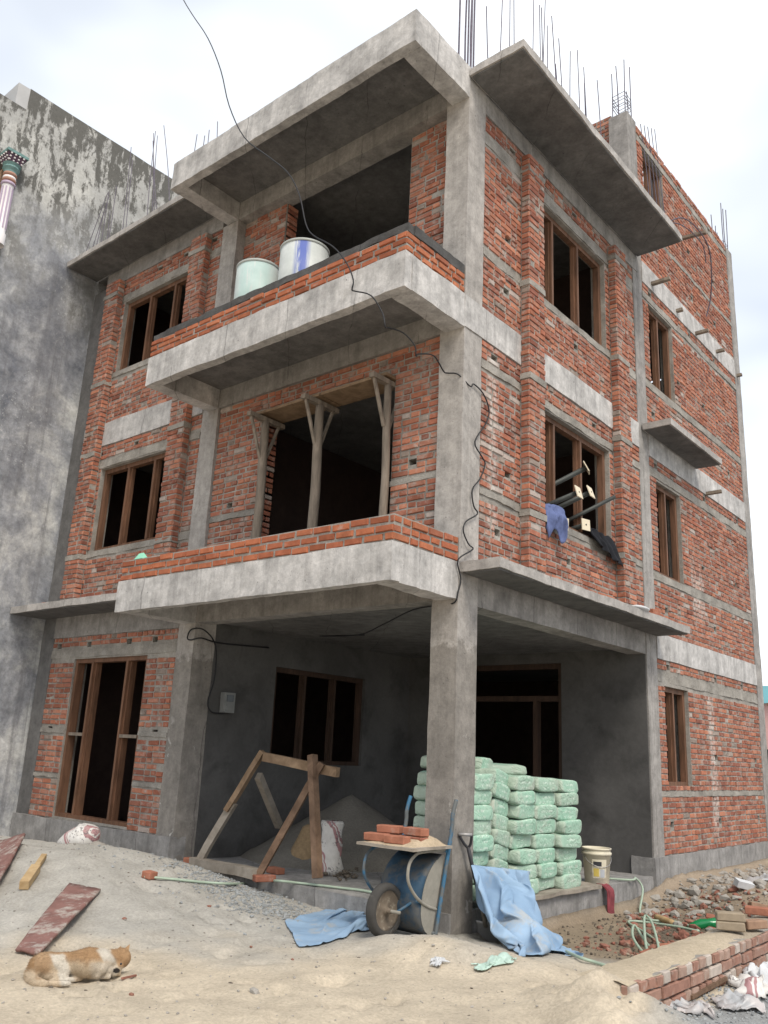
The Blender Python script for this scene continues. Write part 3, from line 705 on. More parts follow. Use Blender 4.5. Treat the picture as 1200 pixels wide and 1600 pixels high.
# --- porch shell
WP = (1.50, 3.44, 1.35, 2.68)
wallcore('porch_wall', 'x', -4.198, .352, 4.6, .15, 3.2, [WP], .2, 'porch_plaster'); window('x', -4.198, *WP, rec=.05, nm=2, mat='frame_wood_shaded')
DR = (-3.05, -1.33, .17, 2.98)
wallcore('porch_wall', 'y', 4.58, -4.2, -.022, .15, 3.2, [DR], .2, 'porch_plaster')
b = MB(); f0 = 4.64
for q in ((-3.05, -2.97, .17, 2.98), (-1.41, -1.33, .17, 2.98), (-2.97, -1.41, 2.9, 2.98)): b.box(q[0], q[1], f0, f0+.12, q[2], q[3])
df = b.obj('door_frame', 'frame_wood_shaded', house)
b = MB(); b.box(-2.97, -1.41, f0-.004, f0+.11, 2.42, 2.50); b.obj('transom', 'frame_wood_shaded', df)
b = MB(); b.box(-1.84, -1.77, f0-.006, f0+.11, .17, 2.42); b.obj('mullion', 'frame_wood_shaded', df)
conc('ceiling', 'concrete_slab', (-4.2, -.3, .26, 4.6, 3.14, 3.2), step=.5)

# --- steel left sticking out of the concrete
def rods(parent, mat, items, r=.008):
    for p, q in items:
        b = MB(); mid = p.lerp(q, .5)+noise.noise_vector(q*3)*.02*(q-p).length; b.tube([p, mid, q], r, 6, 4); b.obj('rebar', mat, parent)
it = []
for u, v in ((719, 0), (729, 12), (733, 2), (738, 0), (742, 0), (748, 0), (755, 5), (758, 0)):
    y = random.choice((.05, .3)) if u not in (719,) else .05
    q = PY(u, v, y); q.x = min(-.03, max(-.3, q.x)); it.append((Vector((q.x, y, 9.55)), q+Vector((0, 0, .25))))
rods(corner, 'rebar', it, .013)
it = []
for u, v, ub in ((760, 10, 770), (785, 0, 778), (797, 0, 795), (803, 0, 805), (834, 0, 830), (843, 8, 850), (852, 0, 842), (846, 12, 858), (862, 25, 876), (855, 40, 862), (873, 60, 890), (868, 100, 880), (891, 80, 898), (902, 78, 908), (912, 105, 920), (913, 130, 926), (933, 125, 942)):
    q = PX(u, v, -.12); base = PX(ub, 330, -.12); it.append((Vector((-.12, base.y if False else q.y+(ub-u)*.012, 9.6)), q))
roofslab = [o for o in house.children if o.name.startswith('roof_overhang')][0]
rods(roofslab, 'rebar', it, .0075)
def cage(col, x0, x1, y0, y1, zb, tops, ring):
    rods(col, 'rebar', [(Vector((x, y, zb)), Vector((x+random.uniform(-.02, .02), y+random.uniform(-.02, .02), zb+t))) for (x, y), t in zip([(x0, y0), (x1, y0), (x1, y1), (x0, y1), ((x0+x1)/2, y0), (x1, (y0+y1)/2)], tops)], .009)
    for z in ring:
        b = MB(); b.tube([(x0, y0, z), (x1, y0, z+.02), (x1, y1, z), (x0, y1, z-.02), (x0, y0, z)], .006, 6); b.obj('stirrup', 'rebar', col)
cage(colr, -.28, -.05, 4.65, 4.9, 12.15, (1.0, 1.15, 1.2, .9, 1.1, .6), (12.42, 12.5, 12.56, 12.64))
cage(colb, -.28, -.05, 9.47, 9.7, 12.05, (1.0, 1.2, 1.15, .85, .5, 1.1), (12.2, 12.3))
lo = [o for o in house.children if o.name.startswith('roof_overhang')][1]
it = []
for u, v, ub, vb in ((168, 302, 128, 395), (170, 308, 140, 390), (166, 318, 150, 384), (170, 300, 158, 378), (172, 330, 168, 374), (182, 290, 170, 372), (205, 230, 192, 360), (207, 250, 198, 356), (243, 205, 232, 335), (240, 208, 246, 330), (246, 212, 240, 332), (239, 220, 250, 327), (256, 196, 268, 322)):
    a = PY(ub, vb, -.35); q = PY(u, v, -.3); a.z = 9.54; it.append((a, q))
rods(lo, 'rebar', it, .006)
it = []
for u, v, ub in ((308, 210, 299), (320, 212, 315), (327, 203, 322), (340, 190, 340)):
    q = PY(u, v, -.5); a = PY(ub, 270, -.5); a.z = 9.6; it.append((a, q))
balroof = [o for o in house.children if o.name.startswith('balcony')]
rods(roofslab, 'rebar', it, .006)
# loose bars hanging out of the roof window and looped over the wall
b = MB(); b.tube([(.03, 5.6, 10.4), (.35, 6.0, 10.75), (.42, 7.0, 10.7), (.2, 7.7, 10.2), (.05, 7.8, 9.75)], .011, 6, 8); b.obj('rebar', 'rebar', colr)
b = MB(); b.tube([(.02, 5.5, 10.42), (.3, 5.9, 10.6), (.4, 6.7, 10.62), (.3, 7.2, 10.5)], .009, 6, 8); b.obj('rebar', 'rebar', colr)
for k in range(5):
    b = MB(); y = 5.35+k*.16; b.tube([(.02+.02*k, y, 10.36), (.03, y-.05, 11.2), (-.02, y-.14, 12.35+.08*k)], .007, 6, 4); b.obj('rebar', 'rebar', colr)
# timber putlogs left in the right wall
for k, (u, v, u2, v2) in enumerate(((1008, 447, 1040, 436), (1047, 489, 1061, 483), (1077, 524, 1096, 516), (1110, 552, 1124, 547), (1143, 589, 1155, 585), (1094, 773, 1120, 770), (1056, 375, 1085, 388))):
    a = PX(u, v, -.1); L_ = (.42, .22, .34, .26, .2, .36, .55)[k]
    b = MB(); b.bar(a, a+Vector((L_, .02, .01 if k < 6 else -.04)), .075, .05); t = b.obj('putlog', 'grey_timber', house)

# --- bricks: the 300 that show largest are pieces of their own, the rest fill in
TW = [(.30, .116, .074), (.33, .132, .082), (.265, .102, .066), (.36, .155, .098), (.31, .142, .098), (.225, .09, .063), (.285, .12, .082)]
TF = [(.42, .145, .075), (.46, .165, .088), (.37, .125, .068), (.49, .185, .10), (.40, .15, .09)]
def tone(mat):
    c = random.choice(TW if mat == 'brick_weathered' else TF); k = random.uniform(.82, 1.18)
    if mat == 'brick_weathered' and random.random() < .02: return (.42, .35, .31)
    if mat == 'brick_weathered' and random.random() < .04: c = (.25, .20, .17)
    k *= 1.12 if mat == 'brick_weathered' else .84
    return tuple(v*k for v in c)
def unit():
    j = lambda s: random.uniform(-s, s); vs = []
    for dep, ins in ((0., 0.), (.72, 0.), (1., 1.)):
        for sx, sz in ((-1, -1), (1, -1), (1, 1), (-1, 1)): vs.append((sx*.5, sz*.5, dep, ins, j(.0035), j(.003), j(.002)))
    return vs
UN = [unit() for _ in range(16)]
UF = [(8, 9, 10, 11)]+[(4+k, 4+(k+1) % 4, 8+(k+1) % 4, 8+k) for k in range(4)]+[(k, (k+1) % 4, 4+(k+1) % 4, 4+k) for k in range(4)]
EMB = .03
def brickverts(pl, L_, H, P_, un, tw=0.):
    ch = .007; res = []
    for sx, sz, dep, ins, j1, j2, j3 in un:
        a = sx*L_-math.copysign(ch*ins, sx)+j1*(dep > 0); z = sz*H-math.copysign(ch*ins*.8, sz)+j2*(dep > 0); o = -EMB+(P_+EMB)*dep+j3*ins+a*tw
        res.append(Vector((a, -o, z)) if pl == 'y' else Vector((o, a, z)))
    return res
def score(r):
    w_, pl, d, a0, a1, z0, z1, P_, mat = r
    c = pt(pl, d, (a0+a1)/2, (z0+z1)/2, P_); u, v, zz = PROJ(c)
    if not (0 < u < 1200 and 0 < v < 1600): return 0
    q = np.array(c)-CAM; n_ = np.array((0, -1, 0)) if pl == 'y' else np.array((1, 0, 0)); dist = np.linalg.norm(q)
    cs = -(q@n_)/dist
    if cs <= 0: return 0
    s = (a1-a0)*(z1-z0)*cs/dist**2
    if pl == 'y' and abs(d-.014) < .02 and 3.3 < c.z < 4.2: s *= .3
    if pl == 'y' and d < .2 and d > 0 and c.x > -4.3 and (3.3 < c.z < 4.3 or 6.4 < c.z < 8.2 or c.z > 8.7): s *= .2
    return s
BRICKS.sort(key=score, reverse=True)
lib = {}
groups = {}
for k, r in enumerate(BRICKS):
    w_, pl, d, a0, a1, z0, z1, P_, mat = r
    if k < 300:
        key = (pl, mat, 'S' if a1-a0 > .17 else 'H', random.randrange(7))
        if key not in lib:
            bb = MB(); L0 = .228 if key[2] == 'S' else .112
            bb.add(brickverts(pl, L0, .066, .015, random.choice(UN)), UF, tone(mat)); lib[key] = (bb.mesh('brick', False, 'bc'), L0)
        me, L0 = lib[key]
        o = link('brick', me, mat, w_); o.location = pt(pl, d, (a0+a1)/2, (z0+z1)/2, P_-.015)
        sc = (a1-a0)/L0; o.scale = (sc, 1, (z1-z0)/.066) if pl == 'y' else (1, sc, (z1-z0)/.066)
        o.rotation_euler = (0, random.gauss(0, .006), random.gauss(0, .01)) if pl == 'y' else (random.gauss(0, .006), 0, random.gauss(0, .01))
    else: groups.setdefault((w_.name, mat), []).append(r)
for (wn, mat), rs in groups.items():
    bb = MB()
    for w_, pl, d, a0, a1, z0, z1, P_, mt in rs:
        c = pt(pl, d, (a0+a1)/2, (z0+z1)/2, 0); th = random.gauss(0, .007); t = tone(mat)
        vs = [Vector((v.x, v.y, v.z+th*(v.x if pl == 'y' else v.y)))+c for v in brickverts(pl, a1-a0, z1-z0, P_, random.choice(UN), random.gauss(0, .012))]
        bb.add(vs, UF, t)
    o = bb.obj('remaining_bricks', mat, bpy.data.objects[wn], False, 'bc'); o['kind'] = 'stuff'

# ------------------------------------------------------------------ neighbouring house on the left
nb = empty('neighbour_house', (-8.1, -1.8, 0)); tag(nb, 'weathered grey rendered house with black mould streaks, left of the brick house', 'house')
def nbp(name, mat, *boxes, step=.5, amp=.012):
    b = MB()
    for k, q in enumerate(boxes): b.slab(q[0]+8.1, q[1]+8.1, q[2]+1.8, q[3]+1.8, q[4], q[5], step=step, amp=amp, seed=k*2.2)
    return b.obj(name, mat, nb)
nbp('wall', 'mould_render', (-14, -8.09, -1.76, 11, -.3, 12.42), (-14, -8.094, -3.6, -1.70, -.3, 9.15))
nbp('roof_beam', 'mould_render', (-14, -8.094, -3.6, -1.70, 10.9, 11.98))
nbp('parapet', 'paint_grey', (-14, -8.094, -1.97, -1.70, 11.98, 12.41))
nbp('facade', 'paint_peach', (-14, -8.45, -1.84, -1.77, 9.15, 10.9))
pc = Vector((-7.99, -1.87, 0)); off = Vector((8.1, 1.8, .12)); nbk = 1.3
b = MB(); b.lathe([(.11, 9.1), (.11, 9.3), (.09, 9.33), (.088, 10.18), (.095, 10.2)], pc+off, 20); sh = b.obj('ornate_column', 'paint_white', nb, True); sh['label'] = 'painted ornamental pillar with teal capital'
b = MB()
for k in range(10):
    t = 2*math.pi*k/10; b.box(-.012, .012, -.006, .006, 9.39, 10.16, Matrix.Translation(pc+off+Vector((.089*math.cos(t), .089*math.sin(t), 0)))@Matrix.Rotation(t+math.pi/2, 4, 'Z'))
b.obj('flute', 'paint_mauve', sh)['kind'] = 'stuff'
for z, r, mt in ((10.2, .11, 'paint_mauve'), (10.27, .105, 'paint_terracotta'), (10.31, .10, 'paint_white'), (10.38, .105, 'paint_terracotta')):
    b = MB(); b.lathe([(.05, z), (r, z+.008), (r+.008, z+.03), (r, z+.055), (.05, z+.065)], pc+off, 20); b.obj('collar', mt, sh, True)
b = MB(); b.lathe([(.10, 10.43), (.105, 10.47), (.14, 10.52), (.12, 10.56), (.15, 10.6)], pc+off, 12); b.obj('capital', 'paint_teal', sh)
mt4 = Matrix.Translation(pc+off)@Matrix.Rotation(math.pi/4, 4, 'Z')
b = MB(); b.lathe([(.15, 10.6), (.24, 10.76), (.24, 10.78), (.05, 10.78)], (0, 0, 0), 4, mt4); b.obj('capital', 'paint_plum', sh)
b = MB()
for sx, sy in ((1, 0), (0, -1)):
    for i in range(4):
        for j in range(3):
            s = .10+.055*j/2; q = pc+off+Vector((sx*s if sx else (i-1.5)*.07, sy*s if sy else (i-1.5)*.07, 10.63+j*.045))*1.0
            b.lathe([(.0, -.016), (.016, -.008), (.018, 0), (.016, .008), (0, .016)], q+Vector((sx*.015, sy*.015, 0)), 6)
b.obj('bead', 'paint_white', sh)['kind'] = 'stuff'
b = MB(); b.box(-.18, .18, -.18, .18, 10.74, 10.79, Matrix.Translation(pc+off)); b.obj('abacus', 'paint_teal', sh)

# ================================================================== things
def remesh(b, name, vox, smooth_it=4, fac=.5):
    """fuse overlapping closed pieces into one continuous skin"""
    me = b.mesh(name); o = bpy.data.objects.new('tmp_fuse', me); COL.objects.link(o)
    md = o.modifiers.new('r', 'REMESH'); md.mode = 'VOXEL'; md.voxel_size = vox
    s = o.modifiers.new('s', 'SMOOTH'); s.factor = fac; s.iterations = smooth_it
    dg = bpy.context.evaluated_depsgraph_get(); me2 = bpy.data.meshes.new_from_object(o.evaluated_get(dg)); me2.name = name
    bpy.data.objects.remove(o); bpy.data.meshes.remove(me)
    me2.polygons.foreach_set('use_smooth', [True]*len(me2.polygons)); me2.update(); return me2
def ball(b, c, r, mtx=None, n=14):
    rx, ry, rz = r if hasattr(r, '__len__') else (r, r, r); c = Vector(c); vs = []; fs = []
    for i in range(1, n):
        t = math.pi*i/n
        for k in range(n):
            a = 2*math.pi*k/n; p = Vector((rx*math.sin(t)*math.cos(a), ry*math.sin(t)*math.sin(a), rz*math.cos(t))); vs.append((mtx@p if mtx else p)+c)
    top, bot = len(vs), len(vs)+1
    vs += [(mtx@Vector((0, 0, rz)) if mtx else Vector((0, 0, rz)))+c, (mtx@Vector((0, 0, -rz)) if mtx else Vector((0, 0, -rz)))+c]
    for i in range(n-2):
        for k in range(n): fs.append((i*n+k, (i+1)*n+k, (i+1)*n+(k+1) % n, i*n+(k+1) % n))
    for k in range(n): fs += [(top, k, (k+1) % n), (bot, (n-2)*n+(k+1) % n, (n-2)*n+k)]
    b.add(vs, fs)
def limb(b, pts, rs):
    b.tube(pts, rs, 10, 4)
    for p, r in zip((pts[0], pts[-1]), (rs[0], rs[-1])): ball(b, p, r*.98, n=8)
def stone_mesh(seed, k=.35):
    rnd = random.Random(seed); bm = bmesh.new(); bmesh.ops.create_icosphere(bm, subdivisions=1, radius=1)
    for v in bm.verts: v.co *= 1+rnd.uniform(-k, k*.6)
    me = bpy.data.meshes.new('stone'); bm.to_mesh(me); bm.free(); return me
def scatter(name, mat, pts, smin, smax, seed=0, flat=.65, kind='stuff', label=None):
    rnd = random.Random(seed); base = []
    for k in range(6):
        me = stone_mesh(seed*10+k); base.append(([v.co.copy() for v in me.vertices], [tuple(p.vertices) for p in me.polygons])); bpy.data.meshes.remove(me)
    b = MB()
    for p in pts:
        vs, fs = rnd.choice(base); s = smin*(smax/smin)**(rnd.random()**1.8); mt = Matrix.Rotation(rnd.uniform(0, 6.28), 3, 'Z')@Matrix.Rotation(rnd.uniform(-.5, .5), 3, 'X')
        sx, sy = rnd.uniform(.7, 1.3), rnd.uniform(.7, 1.2)
        b.add([mt@Vector((v.x*s*sx, v.y*s*sy, v.z*s*flat))+Vector(p)+Vector((0, 0, s*flat*.4)) for v in vs], fs)
    o = b.obj(name, mat); tag(o, label, None, None, kind); return o

# ---------- loose bricks: a shared worn-brick mesh
def loosebrick_mesh(t, seed):
    rnd = random.Random(seed); bm = bmesh.new(); bmesh.ops.create_cube(bm, size=1)
    for v in bm.verts: v.co = Vector((v.co.x*.226, v.co.y*.108, v.co.z*.066))+Vector((rnd.uniform(-.004, .004), rnd.uniform(-.004, .004), rnd.uniform(-.003, .003)))
    bmesh.ops.bevel(bm, geom=bm.edges[:], offset=.007, segments=1, affect='EDGES')
    me = bpy.data.meshes.new('brick'); bm.to_mesh(me); bm.free()
    at = me.color_attributes.new('bc', 'FLOAT_COLOR', 'POINT'); at.data.foreach_set('color', np.array([t+(1.,)]*len(me.vertices), dtype=np.float32).ravel())
    me.materials.append(M('brick_fresh')); return me
LB = [loosebrick_mesh(t, k) for k, t in enumerate(((.33, .14, .09), (.29, .12, .08), (.30, .19, .13), (.29, .235, .17)))]
def loose(loc, rot=(0, 0, 0), var=0, label=None, group=None, sc=(1, 1, 1)):
    o = link('loose_brick', LB[var]); o.location = loc; o.rotation_euler = rot; o.scale = sc; return tag(o, label, 'brick', group)

# ---------- paint drums on the upper balcony
def drum(u, v, y, r, h, label, stain, stain_at):
    c = PY(u, v, y); z0 = 6.525; c.z = z0
    o = empty('plastic_drum', c); tag(o, label, 'drum', 'drums on the upper balcony')
    m = NT('drum_'+stain, .5, .3); n = m.noise(3.5, 5, .65); sp = N(m.t, 'ShaderNodeSeparateXYZ'); m.link(m.tc.outputs['Object'], sp.inputs[0])
    cc = m.ramp(n, [(.3, (.42, .45, .43, 1)), (.7, (.58, .60, .58, 1))])
    ang = stain_at; s = m.math('ADD', m.math('MULTIPLY', sp.outputs[0], math.cos(ang)), m.math('MULTIPLY', sp.outputs[1], math.sin(ang)))
    st = m.noise(2.5, 6, .7, sc=(9, 9, .7)); msk = m.math('MULTIPLY', m.ramp(s, [(.0, 0.), (.03, 1.)] if stain == 'blue' else [(0, 0.), (.2, 1.)]), m.ramp(st, [(.36, 0.), (.46, 1.)]))
    t = m.math('SUBTRACT', m.math('MULTIPLY', sp.outputs[1], math.cos(ang)), m.math('MULTIPLY', sp.outputs[0], math.sin(ang)))
    msk = m.math('MULTIPLY', msk, m.ramp(m.math('ABSOLUTE', t), [(.045, 1.), (.11, 0.)] if stain == 'blue' else [(.15, 1.), (.3, 0.)]))
    m.color(m.mix(m.math('MULTIPLY', msk, .9 if stain == 'blue' else .35), cc, (.06, .10, .38, 1) if stain == 'blue' else (.22, .50, .46, 1)))
    b = MB(); b.lathe([(0, 0), (r*.93, .0), (r*.96, .03), (r, h*.45), (r, h*.97), (r*.985, h*.97), (r*.97, h*.5), (r*.94, .04), (0, .03)], (0, 0, 0), 36); b.obj('body', m.m, o, True)
    b = MB(); b.lathe([(r*.985, h*.96), (r*1.03, h*.965), (r*1.035, h*.99), (r*1.0, h), (r*.975, h*.985)], (0, 0, 0), 36); b.obj('rim', 'drum_rim', o, True)
drum(403, 440, -.62, .285, 1.02, 'pale drum with turquoise smears, the left of two behind the upper parapet', 'teal', -.9)
drum(475, 412, -.62, .30, .98, 'white drum with a blue paint run, the right of two behind the upper parapet', 'blue', -.86)

# ---------- timber props and the board they carry in the first-floor opening
for k, (ub, ut, lab) in enumerate(((407, 405, 'forked timber prop at the left jamb of the first-floor opening'), (492, 498, 'forked timber prop in the middle of the first-floor opening'), (600, 602, 'forked timber prop at the right jamb of the first-floor opening'))):
    x = PY(ub, 760, -.04).x; o = empty('timber_prop', (x, -.04, 3.47)); tag(o, lab, 'timber prop', 'timber props under the lintel board')
    b = MB(); b.tube([(0.01, 0, 0), (.0, 0, .5), (.008, .005, 1.1), (-.006, 0, 1.7), (-.01, 0, 2.2)], (.066, .062, .060, .058, .052) if k != 2 else (.05, .05, .046, .046, .042), 10, 3); b.obj('post', 'grey_timber', o, True)
    b = MB(); b.bar((-.02, -.29, 2.235), (-.02, .32, 2.235), .075, .06); hd = b.obj('head', 'grey_timber', o)
    for s in (-1, 1):
        b = MB(); b.bar((-.02, s*.24, 2.21), (-.01, s*.045, 1.68), .024, .04, (1, 0, 0)); b.obj('brace', 'grey_timber', o)
for s, e, lab in ((-3.33, -2.05, 'left plank of timber shuttering across the top of the first-floor opening'), (-2.03, -.98, 'right plank of timber shuttering across the top of the first-floor opening')):
    b = MB(); b.bar((s, .06, 5.775), (e, .06, 5.775), .40, .035, (0, 0, 1), .006); tag(b.obj('shuttering_plank', 'raw_timber'), lab, 'plank', 'shuttering planks')

# ---------- cable strung down the front
pts = [PY(u, v, -1.30) for u, v in ((120, -520), (210, -200), (262, -60), (283, -8), (300, 22), (325, 60), (345, 110), (358, 165), (382, 215), (420, 245), (450, 270), (468, 305), (478, 350), (490, 368), (520, 385), (541, 410), (552, 437), (550, 452))]
pts += [PY(555, 455, -1.15), PY(580, 462, -1.14), PY(598, 490, -1.1), PY(602, 511, -1.1)]
pts += [PY(606, 512, -.85), PY(630, 520, -.72), PY(648, 540, -.6), PY(650, 556, -.55), PY(655, 553, -.45), PY(678, 556, -.25), PY(693, 580, -.06), PY(700, 583, -.03), PY(716, 585, -.02)]
pts += [PX(735, 604, .02), PX(740, 600, .025), PX(755, 615, .03), PX(764, 640, .03), PX(760, 660, .03), PX(742, 690, .03), PX(752, 712, .03), PX(758, 725, .03), PX(750, 748, .03), PX(738, 765, .03), PX(740, 790, .03), PX(746, 803, .03), PX(728, 815, .03), PX(724, 830, .03), PX(732, 850, .03), PX(739, 858, .03), PX(720, 870, .04), PX(715, 880, .03), PX(720, 905, .02), Vector((.02, -.03, 3.16)), Vector((-.02, -.03, 3.05)), PY(690, 945, .1), PY(645, 953, .3), PY(600, 975, .6), PY(560, 992, .9), PY(500, 994, 1.4), Vector((-2.9, 1.9, 3.12))]
b = MB(); b.tube(pts, .008, 6, 4); tag(b.obj('electric_cable', 'cable', None, True), 'black cable dropping from the sky in loops down the corner column', 'cable')
mb = empty('electric_meter', (-4.19, .62, 1.98)); tag(mb, 'small grey electric meter box on the porch side wall', 'electric meter')
b = MB(); b.box(0, .09, -.09, .09, 0, .26); b.obj('box', 'meter_box', mb)
b = MB(); b.box(.085, .10, -.055, .055, .14, .23); b.obj('window', 'meter_glass', mb)
b = MB(); b.box(.085, .105, -.06, .03, .03, .10); b.obj('switch', 'meter_box', mb)
b = MB(); b.tube([PX(350, 1115, -4.14), PX(330, 1112, -4.13), PX(325, 1095, -4.12), PX(335, 1060, -4.12), PX(337, 1010, -4.12), PX(320, 985, -4.05), PY(300, 983, -.03), PY(293, 995, -.03), PY(297, 1000, -.03), PY(315, 997, .0), PX(345, 1005, -4.15), PX(420, 1012, -4.17)], .010, 6, 5); tag(b.obj('meter_cable', 'cable', None, True), 'black cable looping from the column to the meter box', 'cable')

# ---------- steel props and cloths in the first-floor side window
def steel_prop(a, q, label, plate=True, r=.032):
    a, q = Vector(a), Vector(q); o = empty('steel_prop', a); tag(o, label, 'steel prop', 'steel props pushed through the side window')
    d = (q-a); b = MB(); b.tube([(0, 0, 0), d], r, 10); b.obj('tube', 'steel_post', o, True)
    if plate:
        b = MB(); rot = d.to_track_quat('Z', 'Y').to_matrix().to_4x4(); b.box(-.075, .075, -.075, .075, -.004, .008, Matrix.Translation(d)@rot); pl_ = b.obj('end_plate', 'cream_plate', o)
        b = MB(); b.tube([d+d.normalized()*.009, d+d.normalized()*.012], .012, 8); b.obj('bolt_hole', 'cable', pl_)
sill = 4.41
steel_prop((-.75, 1.95, 4.60), PX(916, 731, .22), 'steel prop rising highest out of the side window')
steel_prop((-.7, 2.0, 4.45), PX(904, 769, .30), 'steel prop with a cream end plate, lower left of the crossing pair')
steel_prop((-.6, 2.2, 4.45), PX(923, 769, .34), 'steel prop with a cream end plate beside the right mullion')
steel_prop((-.4, 2.6, 4.46), PX(961, 776, .30), 'steel prop leaning out towards the brick pier', False, .026)
steel_prop((-.9, 2.35, 4.46), PX(882, 818, .02), 'steel prop lying on the sill with its plate beside the blue cloth')
steel_prop((-.8, 3.0, 4.47), PX(915, 820, .02), 'steel prop lying on the sill with its plate beside the black cloth')
def rag_blue(u, v):
    y = 1.60+.50*u; out_ = .02+.09*v; z = 4.49-.30*v*v-.02+.05*math.sin(u*9+v*3)*(.3+v)
    n = noise.noise_vector(Vector((u*4, v*4, 1)))*.06
    return Vector((out_-.02+n.x*.9+.07*math.sin(math.pi*v), y+n.y, z+n.z+.10*(1-v)*math.sin(math.pi*u)))
tag(cloth('blue_cloth', rag_blue, 26, 20, 'cloth_blue'), 'crumpled blue cloth hanging over the side window sill', 'cloth')
def rag_black(u, v):
    y = 2.75+.75*u+.25*v; z = 4.50-.36*v**1.5*(.6+.5*u)+.07*math.sin(math.pi*min(1, v*2))*.6; n = noise.noise_vector(Vector((u*5, v*2.5, 7)))*.05
    return Vector((-.06+.15*v**.7+.02*math.sin(u*22)+n.x*.7, y+n.y, z+n.z))
tag(cloth('black_cloth', rag_black, 34, 24, 'cloth_black'), 'black garment draped over the right end of the side window sill', 'cloth')

# ---------- small things lying on the ledges
b = MB(); p = PY(222, 868, -1.0); c0 = Vector((p.x, -1.0, 3.735)); b.add([c0+Vector(q) for q in ((-.09, -.05, .0), (.08, -.05, 0), (.1, .04, 0), (-.08, .05, 0), (-.04, -.02, .075), (.03, .0, .085))], [(0, 1, 5, 4), (1, 2, 5), (2, 3, 4, 5), (3, 0, 4), (0, 3, 2, 1)])
MATS['mint'] = plain('mint', (.25, .58, .42, 1), .5, .1); tag(b.obj('plastic_scrap', 'mint'), 'mint green plastic scrap on the left end of the lower parapet', 'scrap')
b = MB(); ball(b, (.42, 3.45, 3.50), (.10, .22, .035), n=10); tag(b.obj('paper_scrap', 'white_plastic', None, True), 'crumpled white scrap lying on the canopy edge', 'scrap')
loose((.32, 4.15, 3.513), (0, 0, 1.2), 1, 'flat loose brick on the far part of the porch canopy'); loose((.30, 4.32, 3.513), (0, 0, 1.75), 1, 'loose brick nearest the far end of the porch canopy')
loose((.27, 4.24, 3.582), (0, 0, 1.5), 0, 'loose brick lying on top of two others on the canopy')
loose(PZ(70, 944, 3.513)+Vector((.0, .06, 0)), (0, 0, .15), 1, 'lone loose brick on the left canopy near the neighbour wall')

# ---------- porch: sand heap, trestle, sacks
b = MB(); n = 54; cc = (-3.35, 2.3)
for j in range(n+1):
    for i in range(n+1):
        x = -4.19+3.3*i/n; y = .35+3.9*j/n; d = math.hypot((x-cc[0])/1.0, (y-cc[1])/1.12); hh = max(0, .86-.62*d)*1.0+.02*fbm((x*3, y*3, 0))
        b.v.append((x, y, .15+hh-.012)); b.c.append((.20, .185, .16))  # grey sand tinted darker, deep porch shade is in the vertex colour
b.f = [(j*(n+1)+i, j*(n+1)+i+1, (j+1)*(n+1)+i+1, (j+1)*(n+1)+i) for j in range(n) for i in range(n)]
tag(b.obj('sand_heap', 'ground', None, True, 'gc'), 'heap of grey sand piled inside the porch', None, None, 'stuff')
tr = empty('trestle', PY(400, 1370, .0)); tag(tr, 'rough timber frame leaning in the porch on a mortar-caked sill', 'timber frame')
o0 = tr.location.copy()
def tb(name, mat, a, q, w, h=None, jit=.006):
    b = MB(); b.bar(a-o0, q-o0, w*1.35, (h or w)*1.2, (0, 0, 1), jit); return b.obj(name, mat, tr)
A0, A1 = PY(308, 1352, -.02), PY(411, 1174, .22)
tb('left_leg', 'dusty_timber', A0, A0.lerp(A1, .55), .055, .07, .012); tb('left_leg', 'raw_timber', A0.lerp(A1, .48)+Vector((.0, -.03, 0)), A1, .075, .05)
tb('rail', 'raw_timber', PY(413, 1182, .22), PY(528, 1207, .26), .05, .085)
tb('right_leg', 'dark_timber', PY(402, 1372, -.1), PY(503, 1192, .2), .05, .06, .008)
tb('post', 'dark_timber', PY(496, 1372, .05), PY(488, 1180, .14), .06, .07)
tb('brace', 'dusty_timber', PY(404, 1212, .3), PY(436, 1290, .9), .05, .08)
tb('sill', 'dusty_timber', PY(302, 1346, -.03), PY(402, 1366, -.12), .10, .085, .014)
loose(PY(294, 1345, .02)+Vector((.03, .05, 0)), (0, 0, .2), 0, 'brick under the left foot of the timber frame')
loose(PZ(430, 1360, .21), (0, 0, -.15), 0, 'brick lying long side on behind the foot of the timber frame'); loose(PZ(415, 1372, .21)+Vector((0, -.02, 0)), (0, 0, 1.2), 1, 'brick seen end on at the right foot of the timber frame')
# printed sack standing up, jute sack behind it
s0 = PZ(513, 1368, .17); b = MB()
prof = [(.02, 0), (.13, .01), (.15, .08), (.14, .2), (.115, .32), (.11, .42), (.12, .5), (.135, .56), (.12, .6), (.03, .585)]
for k, (r_, z_) in enumerate(prof):
    for i in range(20):
        t = 2*math.pi*i/20; n_ = noise.noise(Vector((math.cos(t)*2, math.sin(t)*2, z_*7)))*.03; b.v.append(((r_+n_*(k > 0))*math.cos(t)*1.05+.02*z_, (r_+n_)*math.sin(t)*.72, z_))
b.f = [(j*20+i, j*20+(i+1) % 20, (j+1)*20+(i+1) % 20, (j+1)*20+i) for j in range(len(prof)-1) for i in range(20)]
o = b.obj('printed_sack', 'sack_print', None, True); o.location = s0; o.rotation_euler = (0, 0, .5); tag(o, 'white printed sack with red bands standing beside the timber post', 'sack')
s0 = PZ(482, 1352, .17); b = MB()
prof = [(.0, 0), (.24, .0), (.27, .05), (.22, .18), (.16, .32), (.10, .42), (.05, .46), (0, .47)]
b.lathe(prof, (0, 0, 0), 22); b.v = [tuple(Vector(v)*(1+.12*noise.noise(Vector(v)*5))) for v in b.v]
o = b.obj('jute_sack', 'jute', None, True); o.location = s0; tag(o, 'slumped brown jute sack behind the printed sack', 'sack')
rnd = random.Random(3)
